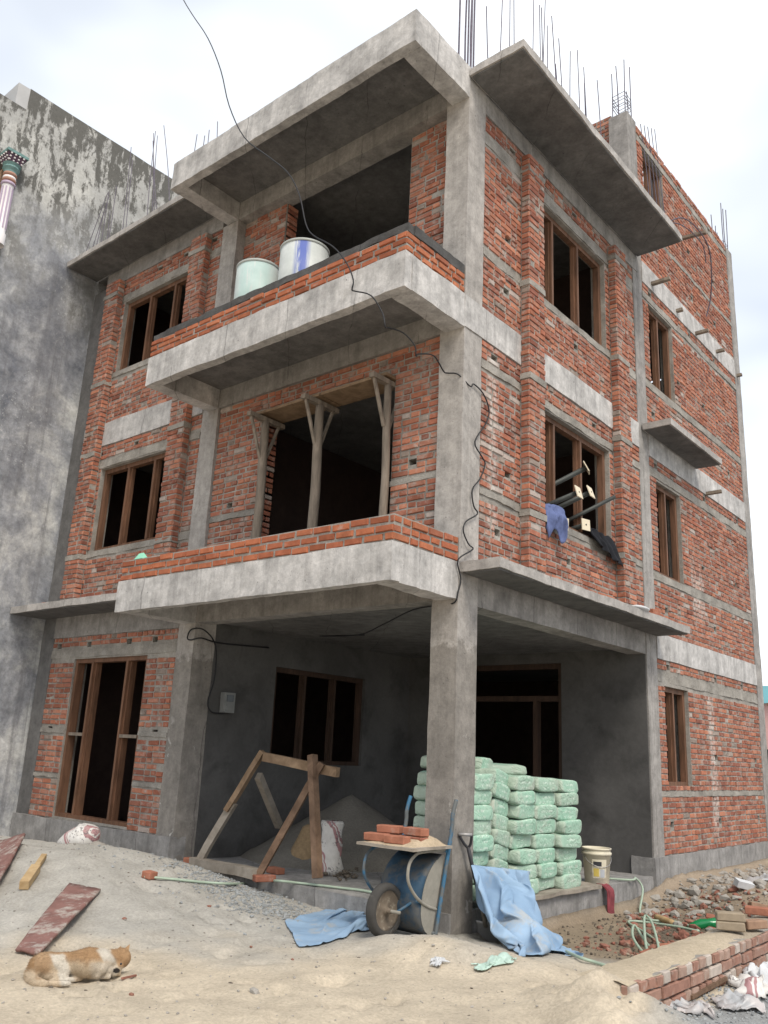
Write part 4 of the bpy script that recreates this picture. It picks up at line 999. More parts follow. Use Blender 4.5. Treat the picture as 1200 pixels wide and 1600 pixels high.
scatter('soil_clods', 'clod', [(s.x, s.y, .17+.06*max(0, 1-abs(k)/30)) for k in range(-30, 30) for s in [PZ(540+rnd.gauss(0, 9), 1372+rnd.gauss(0, 3), .17)]], .012, .035, 5, label='small heap of dark clods beside the printed sack')

# ---------- cement bags stacked on the porch edge
def bag_mesh(seed):
    rnd = random.Random(seed); b = MB(); nv = 28; LX, LY, LZ = .35, .228, .077
    rings = [(-1., .55, .45), (-1., .86, .80), (-.985, .95, .93), (-.95, .985, .98)]+[(t, 1., 1.) for t in (-.8, -.6, -.4, -.2, 0., .2, .4, .6, .8)]+[(.95, .985, .98), (.985, .95, .93), (1., .86, .80), (1., .55, .45)]
    sag = rnd.uniform(-.012, .012); tilt = rnd.uniform(-.06, .06)
    for tx, e, ez in rings:
        for k in range(nv):
            t = 2*math.pi*(k+.5)/nv
            cy = math.copysign(abs(math.cos(t))**.30, math.cos(t)); cz = math.copysign(abs(math.sin(t))**.42, math.sin(t))
            x = tx*LX; y = cy*LY*e; z_ = cz*LZ*ez
            n_ = noise.noise_vector(Vector((x*4+seed*3, y*5, z_*8)))*.016+noise.noise_vector(Vector((x*14+seed, y*16, z_*14)))*.006
            fold = .010*max(0, abs(y)/LY-.75)*4*math.sin(x*40+seed)
            b.v.append((x+n_.x*.8+tilt*z_, y+n_.y, z_+n_.z+sag*math.cos(y/LY*1.5)-.012*(abs(y)/LY)**4*(1 if z_ > 0 else -.4)+fold*.4))
    nr = len(rings); b.f = [(i*nv+k, i*nv+(k+1) % nv, (i+1)*nv+(k+1) % nv, (i+1)*nv+k) for i in range(nr-1) for k in range(nv)]
    b.f += [tuple(range(nv-1, -1, -1)), tuple(range((nr-1)*nv, nr*nv))]
    me = b.mesh('cement_bag', True); me.materials.append(M('cement_bag')); return me
BM = [bag_mesh(k) for k in range(9)]
ORD = ['bottom', 'second', 'third', 'fourth', 'fifth', 'sixth', 'seventh', 'top']
CN = ['leftmost column, beside the concrete column', 'slanting second column from the left', 'middle column', 'fourth column from the left', 'rightmost column, nearest the bucket']
ye = [PX(u, 1300, -.05).y for u in (738, 768, 803, 838, 873, 906)]; ye[0] = ye[1]-.44
rnd = random.Random(21)
def bag(x, y, z, rz, rx, lab, sy=1., ry=0., sz=1.):
    o = link('cement_bag', rnd.choice(BM)); o.location = (x, y, z); o.rotation_euler = (rx, ry, rz); o.scale = (1, sy, sz); tag(o, lab, 'cement bag', 'cement bags stacked on the porch'); return o
for c in range(5):
    yc = (ye[c]+ye[c+1])/2; wd = (ye[c+1]-ye[c])/.456
    for r_ in range(8):
        z = .262+.147*r_+(.02 if c == 1 else 0)+rnd.uniform(-.006, .006)+.012*(4-c)
        lab = ('%s bag of mint green cement in the %s' % (ORD[r_], CN[c])) if r_ else ('mint green cement bag at the bottom of the %s' % CN[c])
        if c == 1: bag(-.44+rnd.uniform(-.02, .02), yc, z+.02, .16+rnd.uniform(-.05, .05), -.16+rnd.uniform(-.05, .02), lab, wd*.97)
        else: bag(-.39+rnd.uniform(-.045, .035), yc+rnd.uniform(-.02, .02), z, rnd.uniform(-.08, .08), rnd.uniform(-.03, .03), lab, wd*.955)
bag(-.62, ye[1]+.18, .30+.147*8+.01, .25, -.05, 'cement bag lying loose along the top of the stack beside the column', .9, 0, .9)
bag(-.72, ye[3]+.2, .27+.147*8, 1.45, .02, 'dusty grey cement bag laid crosswise on top of the stack', .95, 0, .8)
b = MB(); b.slab(-.75, .06, 1.15, 2.95, .165, .205, step=.12, amp=.012); tag(b.obj('plank', 'dusty_timber'), 'pale flat plank under the cement bags on the porch edge', 'plank')

# ---------- bucket, rag
bp = Vector((-.12, 3.18, .172)); o = empty('paint_bucket', bp); tag(o, 'dirty cream paint bucket on the porch edge', 'bucket')
b = MB(); b.lathe([(0, .0), (.135, 0), (.142, .01), (.165, .33), (.178, .335), (.178, .36), (.167, .362), (.167, .39), (.176, .392), (.176, .41), (.160, .41), (.132, .03), (0, .03)], (0, 0, 0), 36); b.obj('body', 'bucket_plastic', o, True)
def blabel(a0, a1, z0, z1, mat, nm, off=.002):
    b = MB(); k = 8
    for i in range(k+1):
        t = a0+(a1-a0)*i/k
        for z in (z0, z1): r_ = .142+(.165-.142)*z/.33+off; b.v.append((r_*math.cos(t), r_*math.sin(t), z))
    b.f = [(2*i, 2*i+2, 2*i+3, 2*i+1) for i in range(k)]; b.obj(nm, mat, o)
blabel(-1.45, -.35, .08, .29, 'bucket_plastic', 'label'); blabel(-1.35, -.75, .215, .265, 'label_dark', 'label', .004); blabel(-.85, -.5, .09, .18, 'label_grey', 'label', .004); blabel(-1.35, -.95, .10, .19, 'label_yellow', 'label', .0035)
b = MB(); b.tube([(.17*math.cos(t), .17*math.sin(t), .335-.13*math.sin((t+2.3)/math.pi*math.pi)) for t in [-2.3+3.14*k/12 for k in range(13)]], .004, 6); b.obj('handle', 'grey_metal', o)
def rag_red(u, v):
    s0_ = .10*(u-.5)*(1-.55*v)+.02*math.sin(v*7); f_ = .02*math.sin(u*25+v*4)
    x = -.05+.10*min(1, v*5)+f_*.5+.03*v; z = .18+.02*math.sin(u*9) if v < .1 else .19-.52*(v-.1)
    return Vector((x+.02, 3.06+s0_*1.6+.10*v+f_, z))
tag(cloth('red_rag', rag_red, 24, 26, 'rag_red', None, .008), 'maroon rag hanging off the porch edge below the bucket', 'rag')

# ---------- wheelbarrow tipped up on its wheel against the corner column
XN, XF = .10, -.44
hb, ht = PX(681, 1456, XN), PX(713, 1250, XN)
ht.y = min(ht.y, -.05)
wb = empty('wheelbarrow', (-.17, hb.y, ground(-.17, hb.y))); tag(wb, 'blue wheelbarrow stood on end against the corner column', 'wheelbarrow'); o0 = wb.location.copy()
def wt(name, mat, pts, r, sm=5, par=None): b = MB(); b.tube([Vector(p)-o0 for p in pts], r, 8, sm); return b.obj(name, mat, par or wb, True)
d = (ht-hb).normalized()
for x, nm in ((XN, 'handle'), (XF, 'handle')):
    p, q = Vector((x, hb.y, hb.z)), Vector((x, ht.y, ht.z)); h_ = wt(nm, 'blue_paint', [p-d*.1, p.lerp(q, .5), p.lerp(q, .78), p.lerp(q, .88)+Vector((0, -.02, 0)), q], .019)
yy = lambda t: hb.y+(ht.y-hb.y)*t
zz = lambda t: hb.z+(ht.z-hb.z)*t
# tray: curved shell, opening towards the column
b = MB(); NU, NV = 16, 10
def tray(u, v):       # u across the width, v along the handles
    x = XN-.03+(XF-XN+.06)*u; t = -.03+.60*v; bul = (1-abs(2*v-1)**2.4)*(1-abs(2*u-1)**8*.25)
    return Vector((x, yy(t)-.05-.25*bul**.75+.006*noise.noise(Vector((u*7, v*7, 1))), zz(t)))
vs = [tray(i/NU, j/NV)-o0 for j in range(NV+1) for i in range(NU+1)]
b.add(vs, [(j*(NU+1)+i, j*(NU+1)+i+1, (j+1)*(NU+1)+i+1, (j+1)*(NU+1)+i) for j in range(NV) for i in range(NU)])
plain('tray_paint', (.026, .06, .10, 1), .7, .4, 5, dirt=(.10, .095, .085, 1), dirt_at=.47); t_ = b.obj('tray', 'tray_paint', wb, True); md = t_.modifiers.new('t', 'SOLIDIFY'); md.thickness = .004
for u in (0., 1.):
    b = MB(); k = 14; prof_ = [tray(u, j/k) for j in range(k+1)]; x = prof_[0].x+(.004 if u == 0 else -.004)
    b.add([Vector((x, p.y, p.z))-o0 for p in prof_]+[Vector((x, yy(-.03+.6*j/k)-.02, p.z))-o0 for j, p in enumerate(prof_)], [(j, j+1, k+2+j, k+1+j) for j in range(k)]); s_ = b.obj('tray_side', 'dusty_steel', wb); md = s_.modifiers.new('t', 'SOLIDIFY'); md.thickness = .004
for t in (.60, -.01): wt('crossbar', 'blue_paint', [(XN, yy(t)-.02, zz(t)), (XF, yy(t)-.02, zz(t))], .014, 0)
def lg(x):
    return [(x, yy(.16)-.02, zz(.16)), (x, yy(.2)-.18, zz(.20)), (x, yy(.3)-.36, zz(.28)), (x, yy(.4)-.50, zz(.40)), (x, yy(.5)-.52, zz(.52)), (x, yy(.58)-.46, zz(.585)), (x, yy(.6)-.36, zz(.605)), (x, yy(.6)-.02, zz(.605))]
for x in (XN-.02, XF+.02): wt('leg', 'dusty_steel' if x > 0 else 'blue_paint', lg(x), .014)
wt('leg_brace', 'blue_paint', [(XN-.02, yy(.25)-.28, zz(.235)), (XF+.02, yy(.25)-.28, zz(.235))], .012, 0)
ax = Vector((-.17, 0, 0)); pw = PX(600, 1450, -.17); wr = .22; ax.y = pw.y; ax.z = max(pw.z, ground(-.17, pw.y)+wr*.93)
for x in (XN-.1, XF+.1): wt('fork', 'blue_paint', [(x, yy(.22)-.30, zz(.22)), (x+(.05 if x < -.1 else -.05), ax.y+.02, ax.z)], .012, 0)
wt('axle', 'dusty_steel', [(-.17-.17, ax.y, ax.z), (-.17+.17, ax.y, ax.z)], .014, 0)
mtw = Matrix.Translation(ax-o0)@Matrix.Rotation(math.pi/2, 4, 'Y')
b = MB(); b.lathe([(wr-.06, -.035), (wr-.05, -.045), (wr-.02, -.046), (wr-.004, -.03), (wr, -.012), (wr, .012), (wr-.004, .03), (wr-.02, .046), (wr-.05, .045), (wr-.06, .035)], (0, 0, 0), 40, mtw); wh = b.obj('wheel', 'tyre', wb, True)
b = MB(); b.lathe([(0, .03), (.03, .03), (.032, .012), (.08, .006), (wr-.075, .02), (wr-.055, .034), (wr-.055, -.034), (wr-.075, -.02), (.08, -.006), (.032, -.012), (.03, -.03), (0, -.03)], (0, 0, 0), 32, mtw); b.obj('rim', 'rim', wh, True)
b = MB(); b.lathe([(.0, .075), (.022, .075), (.024, -.075), (0, -.075)], (0, 0, 0), 14, mtw); b.obj('hub', 'rim', wh, True)
# board carried on the barrow's legs, sand and four bricks on it
zt = zz(.605)+.032; yb0, yb1 = yy(.6)-.60, yy(.6)-.02
b = MB(); b.slab(XF-.05, XN+.06, yb0, yb1, zt-.012, zt+.012, step=.1, amp=.006); tag(b.obj('board', 'dusty_timber'), 'dusty board resting on the upturned wheelbarrow legs', 'board')
b = MB(); n = 26
for j in range(n+1):
    for i in range(n+1):
        x = XF-.03+(XN-XF+.07)*i/n; y = yb0+.02+(yb1-yb0-.04)*j/n; e = min(i, n-i, j, n-j)/n*2
        hx = .075*math.exp(-((x+.0)/.16)**2-((y-(yb0+yb1)/2-.08)/.17)**2)+.012*min(1, e*3); b.v.append((x, y, zt+.010+hx*min(1, e*4)+.003*fbm((x*20, y*20, 1)))); b.c.append((.50, .40, .28))
b.f = [(j*(n+1)+i, j*(n+1)+i+1, (j+1)*(n+1)+i+1, (j+1)*(n+1)+i) for j in range(n) for i in range(n)]
tag(b.obj('sand_on_board', 'ground', None, True, 'gc'), 'thin pile of pale sand on the board over the wheelbarrow', None, None, 'stuff')
for k, (x, y, lay_, rz, lab) in enumerate(((-.38, yb0+.15, 0, .1, 'brick at the left end of the lower pair on the board'), (-.13, yb0+.13, 0, .05, 'brick at the right end of the lower pair on the board'), (-.32, yb0+.26, 1, .25, 'left brick of the upper pair on the board'), (-.05, yb0+.30, 1, -.1, 'right brick of the upper pair on the board'))):
    loose((x, y, zt+.045+.068*lay_+.01), (0, 0, rz), 0, lab)
if True:   # the upper pair rests on two more below
    loose((-.30, yb0+.265, zt+.048), (0, 0, .2), 1, 'brick underneath the left upper brick on the board'); loose((-.05, yb0+.30, zt+.048), (0, 0, -.1), 1, 'brick underneath the right upper brick, in the sand on the board')

# ---------- shovel
sh0 = Vector((.44, -.02, ground(.44, -.02)-.02)); tip = PY(750, 1470, -.22); top = PX(727, 1306, .035); top.y = PX(727, 1306, .035).y
shv = empty('shovel', PG(758, 1470)); tag(shv, 'shovel with black D-grip leaning on the corner column', 'shovel'); o0 = shv.location.copy()
tp = PX(727, 1304, .06)-o0; bt = Vector((0, 0, .14)); dd = (tp-bt).normalized(); side = dd.cross(Vector((.3, 1, 0))).normalized(); side = Vector((_r2[0], _r2[1], 0)).normalized()
b = MB(); b.tube([bt-dd*.02, bt.lerp(tp, .5), tp-dd*.12], (.019, .017, .017), 10, 4); b.obj('shaft', 'dusty_timber', shv, True)
b = MB(); b.tube([bt.lerp(tp, .35), tp-dd*.12], .0185, 10); b.obj('sleeve', 'black_grip', shv, True)
b = MB(); b.tube([tp-dd*.13, tp-dd*.09+side*.03, tp-dd*.02+side*.055, tp+side*.055], .013, 8, 3); b.tube([tp-dd*.13, tp-dd*.09-side*.03, tp-dd*.02-side*.055, tp-side*.055], .013, 8, 3); b.obj('grip', 'black_grip', shv, True)
b = MB(); b.tube([tp-side*.065, tp+side*.065], .015, 8); b.obj('grip_bar', 'grey_metal', shv, True)
def blade(u, v):
    wd = .085+.02*v-.07*max(0, v-.75)*2; s_ = (u-.5)*2
    return bt+dd*(.03-.26*v)+side*s_*wd+dd.cross(side)*(.02*s_*s_)+Vector((0, 0, 0))
bl = cloth('blade', blade, 12, 10, 'grey_metal', shv, .004)

# ---------- blue tarpaulins: sheets let fall on the spot and frozen where they settle
def drape(name, fn, nu, nv, pins, boxes, patch, frames, bend=.6, extra=None):
    cols_ = []
    b = MB()
    for q in boxes: b.box(*q)
    if extra: extra(b)
    if b.v: cols_.append(link('tmp_collider', b.mesh('tmp')))
    x0, x1, y0, y1 = patch; b = MB(); n = 60
    for j_ in range(n+1):
        for i_ in range(n+1): x = x0+(x1-x0)*i_/n; y = y0+(y1-y0)*j_/n; b.v.append((x, y, ground(x, y)))
    b.f = [(j_*(n+1)+i_, j_*(n+1)+i_+1, (j_+1)*(n+1)+i_+1, (j_+1)*(n+1)+i_) for j_ in range(n) for i_ in range(n)]
    cols_.append(link('tmp_collider', b.mesh('tmp')))
    for c_ in cols_:
        c_.modifiers.new('c', 'COLLISION'); c_.collision.thickness_outer = .006; c_.collision.cloth_friction = 25
    b = MB(); b.add([fn(i_/nu, j_/nv) for j_ in range(nv+1) for i_ in range(nu+1)], [(j_*(nu+1)+i_, j_*(nu+1)+i_+1, (j_+1)*(nu+1)+i_+1, (j_+1)*(nu+1)+i_) for j_ in range(nv) for i_ in range(nu)])
    o = link('tmp_cloth', b.mesh('tmp')); md = o.modifiers.new('c', 'CLOTH'); st = md.settings
    st.quality = 5; st.mass = .25; st.tension_stiffness = 20; st.compression_stiffness = 20; st.shear_stiffness = 8; st.bending_stiffness = bend; st.air_damping = 2
    md.collision_settings.distance_min = .008; md.collision_settings.collision_quality = 2; md.collision_settings.use_self_collision = True; md.collision_settings.self_distance_min = .007
    if pins:
        vg = o.vertex_groups.new(name='pin'); vg.add([j_*(nu+1)+i_ for j_ in range(nv+1) for i_ in range(nu+1) if pins(i_/nu, j_/nv)], 1., 'REPLACE'); st.vertex_group_mass = 'pin'
    S.frame_start = 1; S.frame_end = frames; md.point_cache.frame_start = 1; md.point_cache.frame_end = frames
    for f_ in range(1, frames+1): S.frame_set(f_)
    me = bpy.data.meshes.new_from_object(o.evaluated_get(bpy.context.evaluated_depsgraph_get())); me.name = name
    for c_ in cols_+[o]:
        d_ = c_.data; bpy.data.objects.remove(c_); bpy.data.meshes.remove(d_)
    S.frame_set(1)
    me.materials.clear(); me.materials.append(M('tarp_blue')); me.polygons.foreach_set('use_smooth', [True]*len(me.polygons))
    o = link(name, me); m2 = o.modifiers.new('sub', 'SUBSURF'); m2.levels = m2.render_levels = 1; m3 = o.modifiers.new('thickness', 'SOLIDIFY'); m3.thickness = .002
    return o
def fR(u, v):
    k = min(1, v*6); c_ = .085*math.sin(u*2*math.pi*4.3+1)+.03*math.sin(u*31)
    return Vector((.10+1.12*v+c_*.55, .10+1.12*u-.52*v+.04*math.sin(v*11), .60-.13*u+(.10*v+c_+.05*math.sin(v*14+u*7))*k))
def heapR(b): ball(b, (.32, .42, .06), (.28, .36, .36)); ball(b, (.68, .15, -.05), (.26, .24, .26))
tag(drape('blue_tarpaulin', fR, 66, 60, lambda u, v: v == 0, [(-.9, .02, .3, 2.4, .1, .62), (-.33, 0, 0, .35, -.2, 2.)], (-.1, 2.0, -1.0, 1.8), 46, .5, heapR), 'pale blue tarpaulin bunched against the cement bags right of the column', 'tarpaulin')
tp_ = [PG(u, v) for u, v in ((428, 1449), (490, 1430), (548, 1416), (592, 1400), (650, 1380))]; bt_ = [PG(u, v) for u, v in ((460, 1492), (505, 1482), (560, 1458), (604, 1446), (650, 1430))]
def plin(ps, t): t *= len(ps)-1; k = min(len(ps)-2, int(t)); return ps[k].lerp(ps[k+1], t-k)
def fL(u, v):
    p = plin(tp_, u).lerp(plin(bt_, u), v); w_ = sstep(.05, .5, u)
    p.z = ground(p.x, p.y)+.05+w_*(.09+.10*math.sin(v*2*math.pi*3.2+u*5)+.05*math.sin(u*19+v*6))+.05*w_; return p
tag(drape('blue_tarpaulin', fL, 70, 44, None, [], (-2.6, .6, -2.0, .0), 30, .3), 'pale blue tarpaulin strip lying on the sand behind the barrow wheel', 'tarpaulin')

# ---------- hoses
def hose(name, pts, lab, r=.013):
    b = MB(); b.tube(pts, r, 8, 6); tag(b.obj(name, 'hose', None, True), lab, 'hose')
hose('garden_hose', [PG(225, 1373, .02), PG(270, 1377, .02), PG(320, 1382, .02), PG(370, 1384, .02), PG(410, 1381, .02), PZ(428, 1376, .19), PZ(470, 1380, .19), PZ(530, 1387, .19), PZ(575, 1393, .19), Vector((-.6, .1, .19))], 'pale green hose along the front edge of the porch')
hose('garden_hose', [Vector((-.4, 3.55, .19)), PZ(985, 1375, .19), Vector((.02, 3.95, .2)), Vector((.09, 4.0, .08)), PG(1000, 1428, .02), PG(1012, 1440, .02), PG(1060, 1444, .02), PG(1092, 1458, .02), PG(1060, 1452, .025), PG(1000, 1443, .02), PG(982, 1446, .03), PG(1010, 1462, .02), PG(1035, 1485, .02), PG(1012, 1498, .03), PG(990, 1480, .08), PG(992, 1466, .12), PG(1010, 1480, .04), PG(1030, 1496, .03), PG(1020, 1470, .16), PG(1008, 1462, .18), PG(1010, 1490, .06), PG(1022, 1500, .03), PG(1040, 1490, .03), PG(1056, 1497, .03)], 'pale green hose coiled on the rubble beside the low wall')
hose('garden_hose', [PG(868, 1482, .02), PG(900, 1498, .02), PG(930, 1508, .02), PG(965, 1519, .02), PG(985, 1520, .01)], 'short run of hose emerging right of the tarpaulin')

# ---------- low boundary wall on the right
lw = empty('low_brick_wall', (2.25, 0, 0)); tag(lw, 'low brick boundary wall topped with sandy mortar, bottom right', 'wall')
b = MB(); b.slab(-.19, .10, -1.40, 5.5, -.3, .235, step=.14, amp=.012); core = b.obj('core', 'mortar', lw)
b = MB(); n = 60
for j in range(n+1):
    y = -1.43+6.9*j/n
    for i in range(6):
        x = -.24+.36*i/5; b.v.append((x, y, .235+.018+.012*fbm((x*6, y*6, 2))-.02*abs(i-2.5)/2.5)); b.c.append(lerp3((.50, .42, .31), (.36, .31, .25), sstep(0, 2, y)))
b.f = [(j*6+i, j*6+i+1, (j+1)*6+i+1, (j+1)*6+i) for j in range(n) for i in range(5)]
b.obj('mortar_top', 'ground', lw, True, 'gc')
BRICKS.clear(); lay(core, 'x', .115, -1.44, 5.4, -.09, .243, pitch=.083, mat='brick_weathered', proud=.02); lay(core, 'y', -1.415, -.19, .12, -.09, .243, pitch=.083, bond='mixed', proud=.02)
bl_ = MB(); made = 0
for r in BRICKS:
    w_, pl, d_, a0, a1, z0, z1, P_, mat = r
    key = (pl, 'low', 'S' if a1-a0 > .17 else 'H', random.randrange(7))
    if key not in lib:
        bb = MB(); L0 = .228 if key[2] == 'S' else .112; t = random.choice([(.32, .18, .135), (.30, .165, .125), (.36, .25, .20), (.46, .40, .35), (.33, .20, .155)])
        bb.add(brickverts(pl, L0, .066, .018, random.choice(UN)), UF, t); lib[key] = (bb.mesh('brick', False, 'bc'), L0)
    me, L0 = lib[key]; o = link('brick', me, mat, core); o.location = pt(pl, d_, (a0+a1)/2, (z0+z1)/2, P_-.018); sc = (a1-a0)/L0
    o.scale = (sc, 1, (z1-z0)/.066) if pl == 'y' else (1, sc, (z1-z0)/.066); o.rotation_euler = (random.gauss(0, .015), 0, random.gauss(0, .02))
yw = 1.15
loose((2.20, .95, .30), (0, 0, .35), 3, 'sandy brick lying nearest the bottle on the low wall'); loose((2.19, .98, .368), (0, 0, .5), 3, 'sandy brick stacked on another on the low wall')
loose((2.30, 1.22, .30), (0, 0, 1.1), 2, 'half brick beside the stacked pair on the low wall'); loose((2.10, 2.0, .30), (0, 0, .2), 0, 'reddish brick further along the low wall')

# ---------- rubble and loose stuff in the trench
rnd = random.Random(9)
def zone(n, x0, x1, y0, y1, dens=lambda x, y: 1.):
    r = []
    while len(r) < n:
        x, y = rnd.uniform(x0, x1), rnd.uniform(y0, y1)
        if rnd.random() < dens(x, y): r.append((x, y, ground(x, y)))
    return r
scatter('brick_rubble', 'rubble_red', zone(650, .35, 2.0, 1.1, 4.8, lambda x, y: sstep(.3, 1.1, x+.25*(y-2))), .014, .07, 1, label='broken red brick rubble strewn beside the low wall')
scatter('stone_rubble', 'stone', zone(900, .1, 2.1, 2.8, 8.6, lambda x, y: sstep(2.6, 4.4, y)), .015, .085, 2, label='dusty stones and mortar lumps heaped along the plinth')
scatter('soil_crumbs', 'clod', zone(900, .15, 2.05, .8, 4.4), .006, .026, 4, label='dark soil crumbs in the trench')
scatter('gravel', 'stone_grey', zone(5200, 2.38, 4.2, -1.7, 3.2, lambda x, y: sstep(-1.7, -1.0, y-.4*(x-2.4))), .007, .017, 6, label='grey road gravel outside the low wall')
scatter('pebbles', 'stone_grey', zone(2600, -4.2, -.4, -1.6, 0.0, lambda x, y: .02+math.exp(-((x+2.1)/.9)**2-((y+.55)/.35)**2)), .006, .022, 7, label='grey pebbles spilled on the sand before the porch')
rnd2 = random.Random(4)
scatter('dark_litter', 'clod', zone(160, -6, 2.2, -4.0, -.2), .006, .020, 12, .3, label='dark bits of bark and leaf scattered over the sand')
scatter('sand_grit', 'stone', zone(1800, -6, 2.2, -4.0, -.2, lambda x, y: .5), .003, .014, 8, label='grit and chips scattered over the sand')
for k, (u, v, s, lab) in enumerate(((1062, 1402, .09, 'round stone at the foot of the plinth'), (1085, 1398, .10, 'pale lump of mortar crowning the rubble'), (1085, 1408, .06, 'pale stone below the mortar lump'), (1055, 1432, .07, 'squat stone left of the bottle'))):
    me = stone_mesh(50+k, .2); o = link('stone', me, 'stone'); o.location = PG(u, v, s*.3); o.scale = (s, s*.9, s*.7); tag(o, lab, 'stone', 'larger stones in the rubble')
for k, (u, v, rz, var, lab) in enumerate(((1120, 1440, .3, 1, 'dusty brick half buried behind the bottle'), (1140, 1442, .5, 1, 'second dusty brick half buried behind the bottle'), (1195, 1452, 1.0, 0, 'broken red brick at the right edge of the frame'), (1186, 1420, .8, 2, 'tilted tan brick high on the rubble at right'), (1018, 1500, -.6, 1, 'dark brick beside the hose coil'), (1045, 1486, .4, 0, 'brick end inside the hose coil'))):
    loose(PG(u, v, .02), (rnd.uniform(-.3, .3), rnd.uniform(-.2, .2), rz), var, lab)
# green bottle
bo = empty('plastic_bottle', PG(1100, 1452, .05)); tag(bo, 'crushed bright green plastic bottle on the rubble', 'bottle')
mt_ = Matrix.Rotation(R(-60), 4, 'Z')@Matrix.Rotation(R(100), 4, 'X')
b = MB(); b.lathe([(0, -.15), (.045, -.15), (.055, -.13), (.052, -.05), (.056, .03), (.05, .09), (.025, .14), (.018, .15), (.018, .165), (0, .165)], (0, 0, 0), 18, mt_); b.v = [tuple(Vector(v)+noise.noise_vector(Vector(v)*14)*.012) for v in b.v]; b.obj('body', 'bottle_green', bo, True)
b = MB(); b.lathe([(0, .16), (.021, .16), (.021, .185), (0, .185)], (0, 0, 0), 14, mt_); b.obj('cap', 'bottle_green', bo, True)
b = MB(); a_ = PG(1025, 1440, .05); q_ = PG(1052, 1448, .04); b.tube([a_, a_.lerp(q_, .5), q_], (.03, .034, .028), 9, 3); tag(b.obj('log', 'bright_timber', None, True), 'short round log lying on the hose', 'log')
# plastic litter on the gravel
def litter(name, u, v, w_, h_, seed, lab, mat='scrap_plastic', lift=.08):
    c_ = PG(u, v); rv = Vector((_r2[0], _r2[1], 0)).normalized(); fv = Vector((-rv.y, rv.x, 0))
    def fn(a, q):
        p = c_+rv*(a-.5)*w_+fv*(q-.5)*h_; n_ = noise.noise_vector(Vector((a*3.5+seed, q*3.5, seed))); n2 = noise.noise_vector(Vector((a*9+seed, q*9, seed)))
        p += Vector((n_.x*.08, n_.y*.08, 0)); e = math.sin(math.pi*a)*math.sin(math.pi*q)
        p.z = ground(p.x, p.y)+.012+lift*max(0, n_.z*.9+.35)*e**.5+.03*abs(n2.z); return p
    tag(cloth(name, fn, 26, 22, mat, None, .003), lab, 'plastic litter')
litter('plastic_bag', 1172, 1548, .28, .36, 1.3, 'crumpled white plastic bag with pink print at the right edge', 'sack_print', .16)
litter('plastic_bag', 1194, 1532, .24, .3, 7.7, 'puffed white plastic bag against the low wall', 'white_plastic', .2)
litter('plastic_sheet', 1150, 1572, .30, .3, 4.1, 'clear plastic scrap in front of the white bags')
litter('plastic_sheet', 1075, 1580, .30, .25, 2.6, 'torn translucent plastic lying at the foot of the low wall')
litter('plastic_sheet', 1180, 1380, .5, .4, 9.2, 'grey plastic sheet on the rubble by the far plinth', 'scrap_plastic', .12)
b = MB(); b.bar(PG(1080, 1566, .03), PG(1135, 1540, .05), .025, .025); tag(b.obj('wooden_stick', 'dark_timber'), 'reddish wooden stick lying along the foot of the low wall', 'stick')
litter('paper_scrap', 683, 1508, .085, .06, 3.3, 'small white paper scrap on the sand below the barrow', 'white_plastic', .03)
plain('pale_mint', (.42, .55, .48, 1), .6, .25, 9)
litter('plastic_scrap', 775, 1506, .24, .08, 5.3, 'pale mint plastic shred half buried in front of the tarpaulin', 'pale_mint', .012)
p = PG(1163, 1390, .06); b = MB(); b.box(-.11, .11, -.05, .05, -.04, .04); o = b.obj('tin_box', 'white_plastic'); o.location = p; o.rotation_euler = (.3, .2, .9); tag(o, 'small pale box tipped on the far rubble', 'box')

# ---------- left side: boards, timber offcut, sack on the sand mound
def board(us, zl, th, mat, name, lab, seed):
    ps = [p_ if isinstance(p_, Vector) else PG(*p_) for p_ in us]; n_ = (ps[1]-ps[0]).cross(ps[3]-ps[0]).normalized()
    if n_.z < 0: n_ = -n_
    k = 14
    def fn(a, q):
        p = ps[0].lerp(ps[1], a).lerp(ps[3].lerp(ps[2], a), q)+n_*zl; j = noise.noise_vector(Vector((a*9+seed, q*9, seed))); e = 1. if (a in (0, 1) or q in (0, 1)) else 0.
        return p+j*.012*e
    o = cloth(name, fn, k, k, mat, None, th); tag(o, lab, 'board'); return o
board(((24, 1490), (60, 1497), (157, 1396), (108, 1386)), .03, .022, 'red_board', 'red_board', 'narrow faded red board lying on the sand above the dog', 2.)
board([PG(-80, 1436), PG(-2, 1402), PY(42, 1317, -1.75), PY(-60, 1348, -1.75)], .10, .026, 'red_board', 'red_board', 'wide faded red board at the left edge on the sand mound', 6.)
b = MB(); a_, q_ = PG(36, 1392, .045), PG(68, 1345, .05); b.bar(a_, a_.lerp(q_, .55), .085, .075, (0, 0, 1), .01); b.bar(a_.lerp(q_, .5), q_, .05, .045, (0, 0, 1), .012); tag(b.obj('timber_offcut', 'bright_timber'), 'splintered yellow timber offcut on the sand mound', 'timber offcut')
# sack slumped behind the crest
b = MB(); ball(b, (0, 0, 0), (.30, .20, .16), n=20); b.v = [tuple(Vector((v[0]+.25*v[2], v[1], v[2]*(1.15 if v[0] > 0 else .9)))+noise.noise_vector(Vector(v)*6)*.03) for v in b.v]
o = b.obj('printed_sack', 'sack_print', None, True); p = PY(122, 1316, -.78); o.location = (p.x, p.y, p.z+.03); o.rotation_euler = (0, -.15, .25); tag(o, 'white and maroon printed sack slumped behind the sand mound', 'sack')
b = MB(); ball(b, (0, 0, 0), (.16, .14, .12), n=12); b.v = [tuple(Vector(v)+noise.noise_vector(Vector(v)*8)*.03) for v in b.v]; o = b.obj('stone', 'stone', None, True); p = PY(148, 1332, -.72); o.location = p; tag(o, 'dark stone propping up the printed sack', 'stone')
loose(PG(233, 1372, .03), (0, .1, .2), 0, 'brick end showing below the left column', sc=(.5, 1, 1))
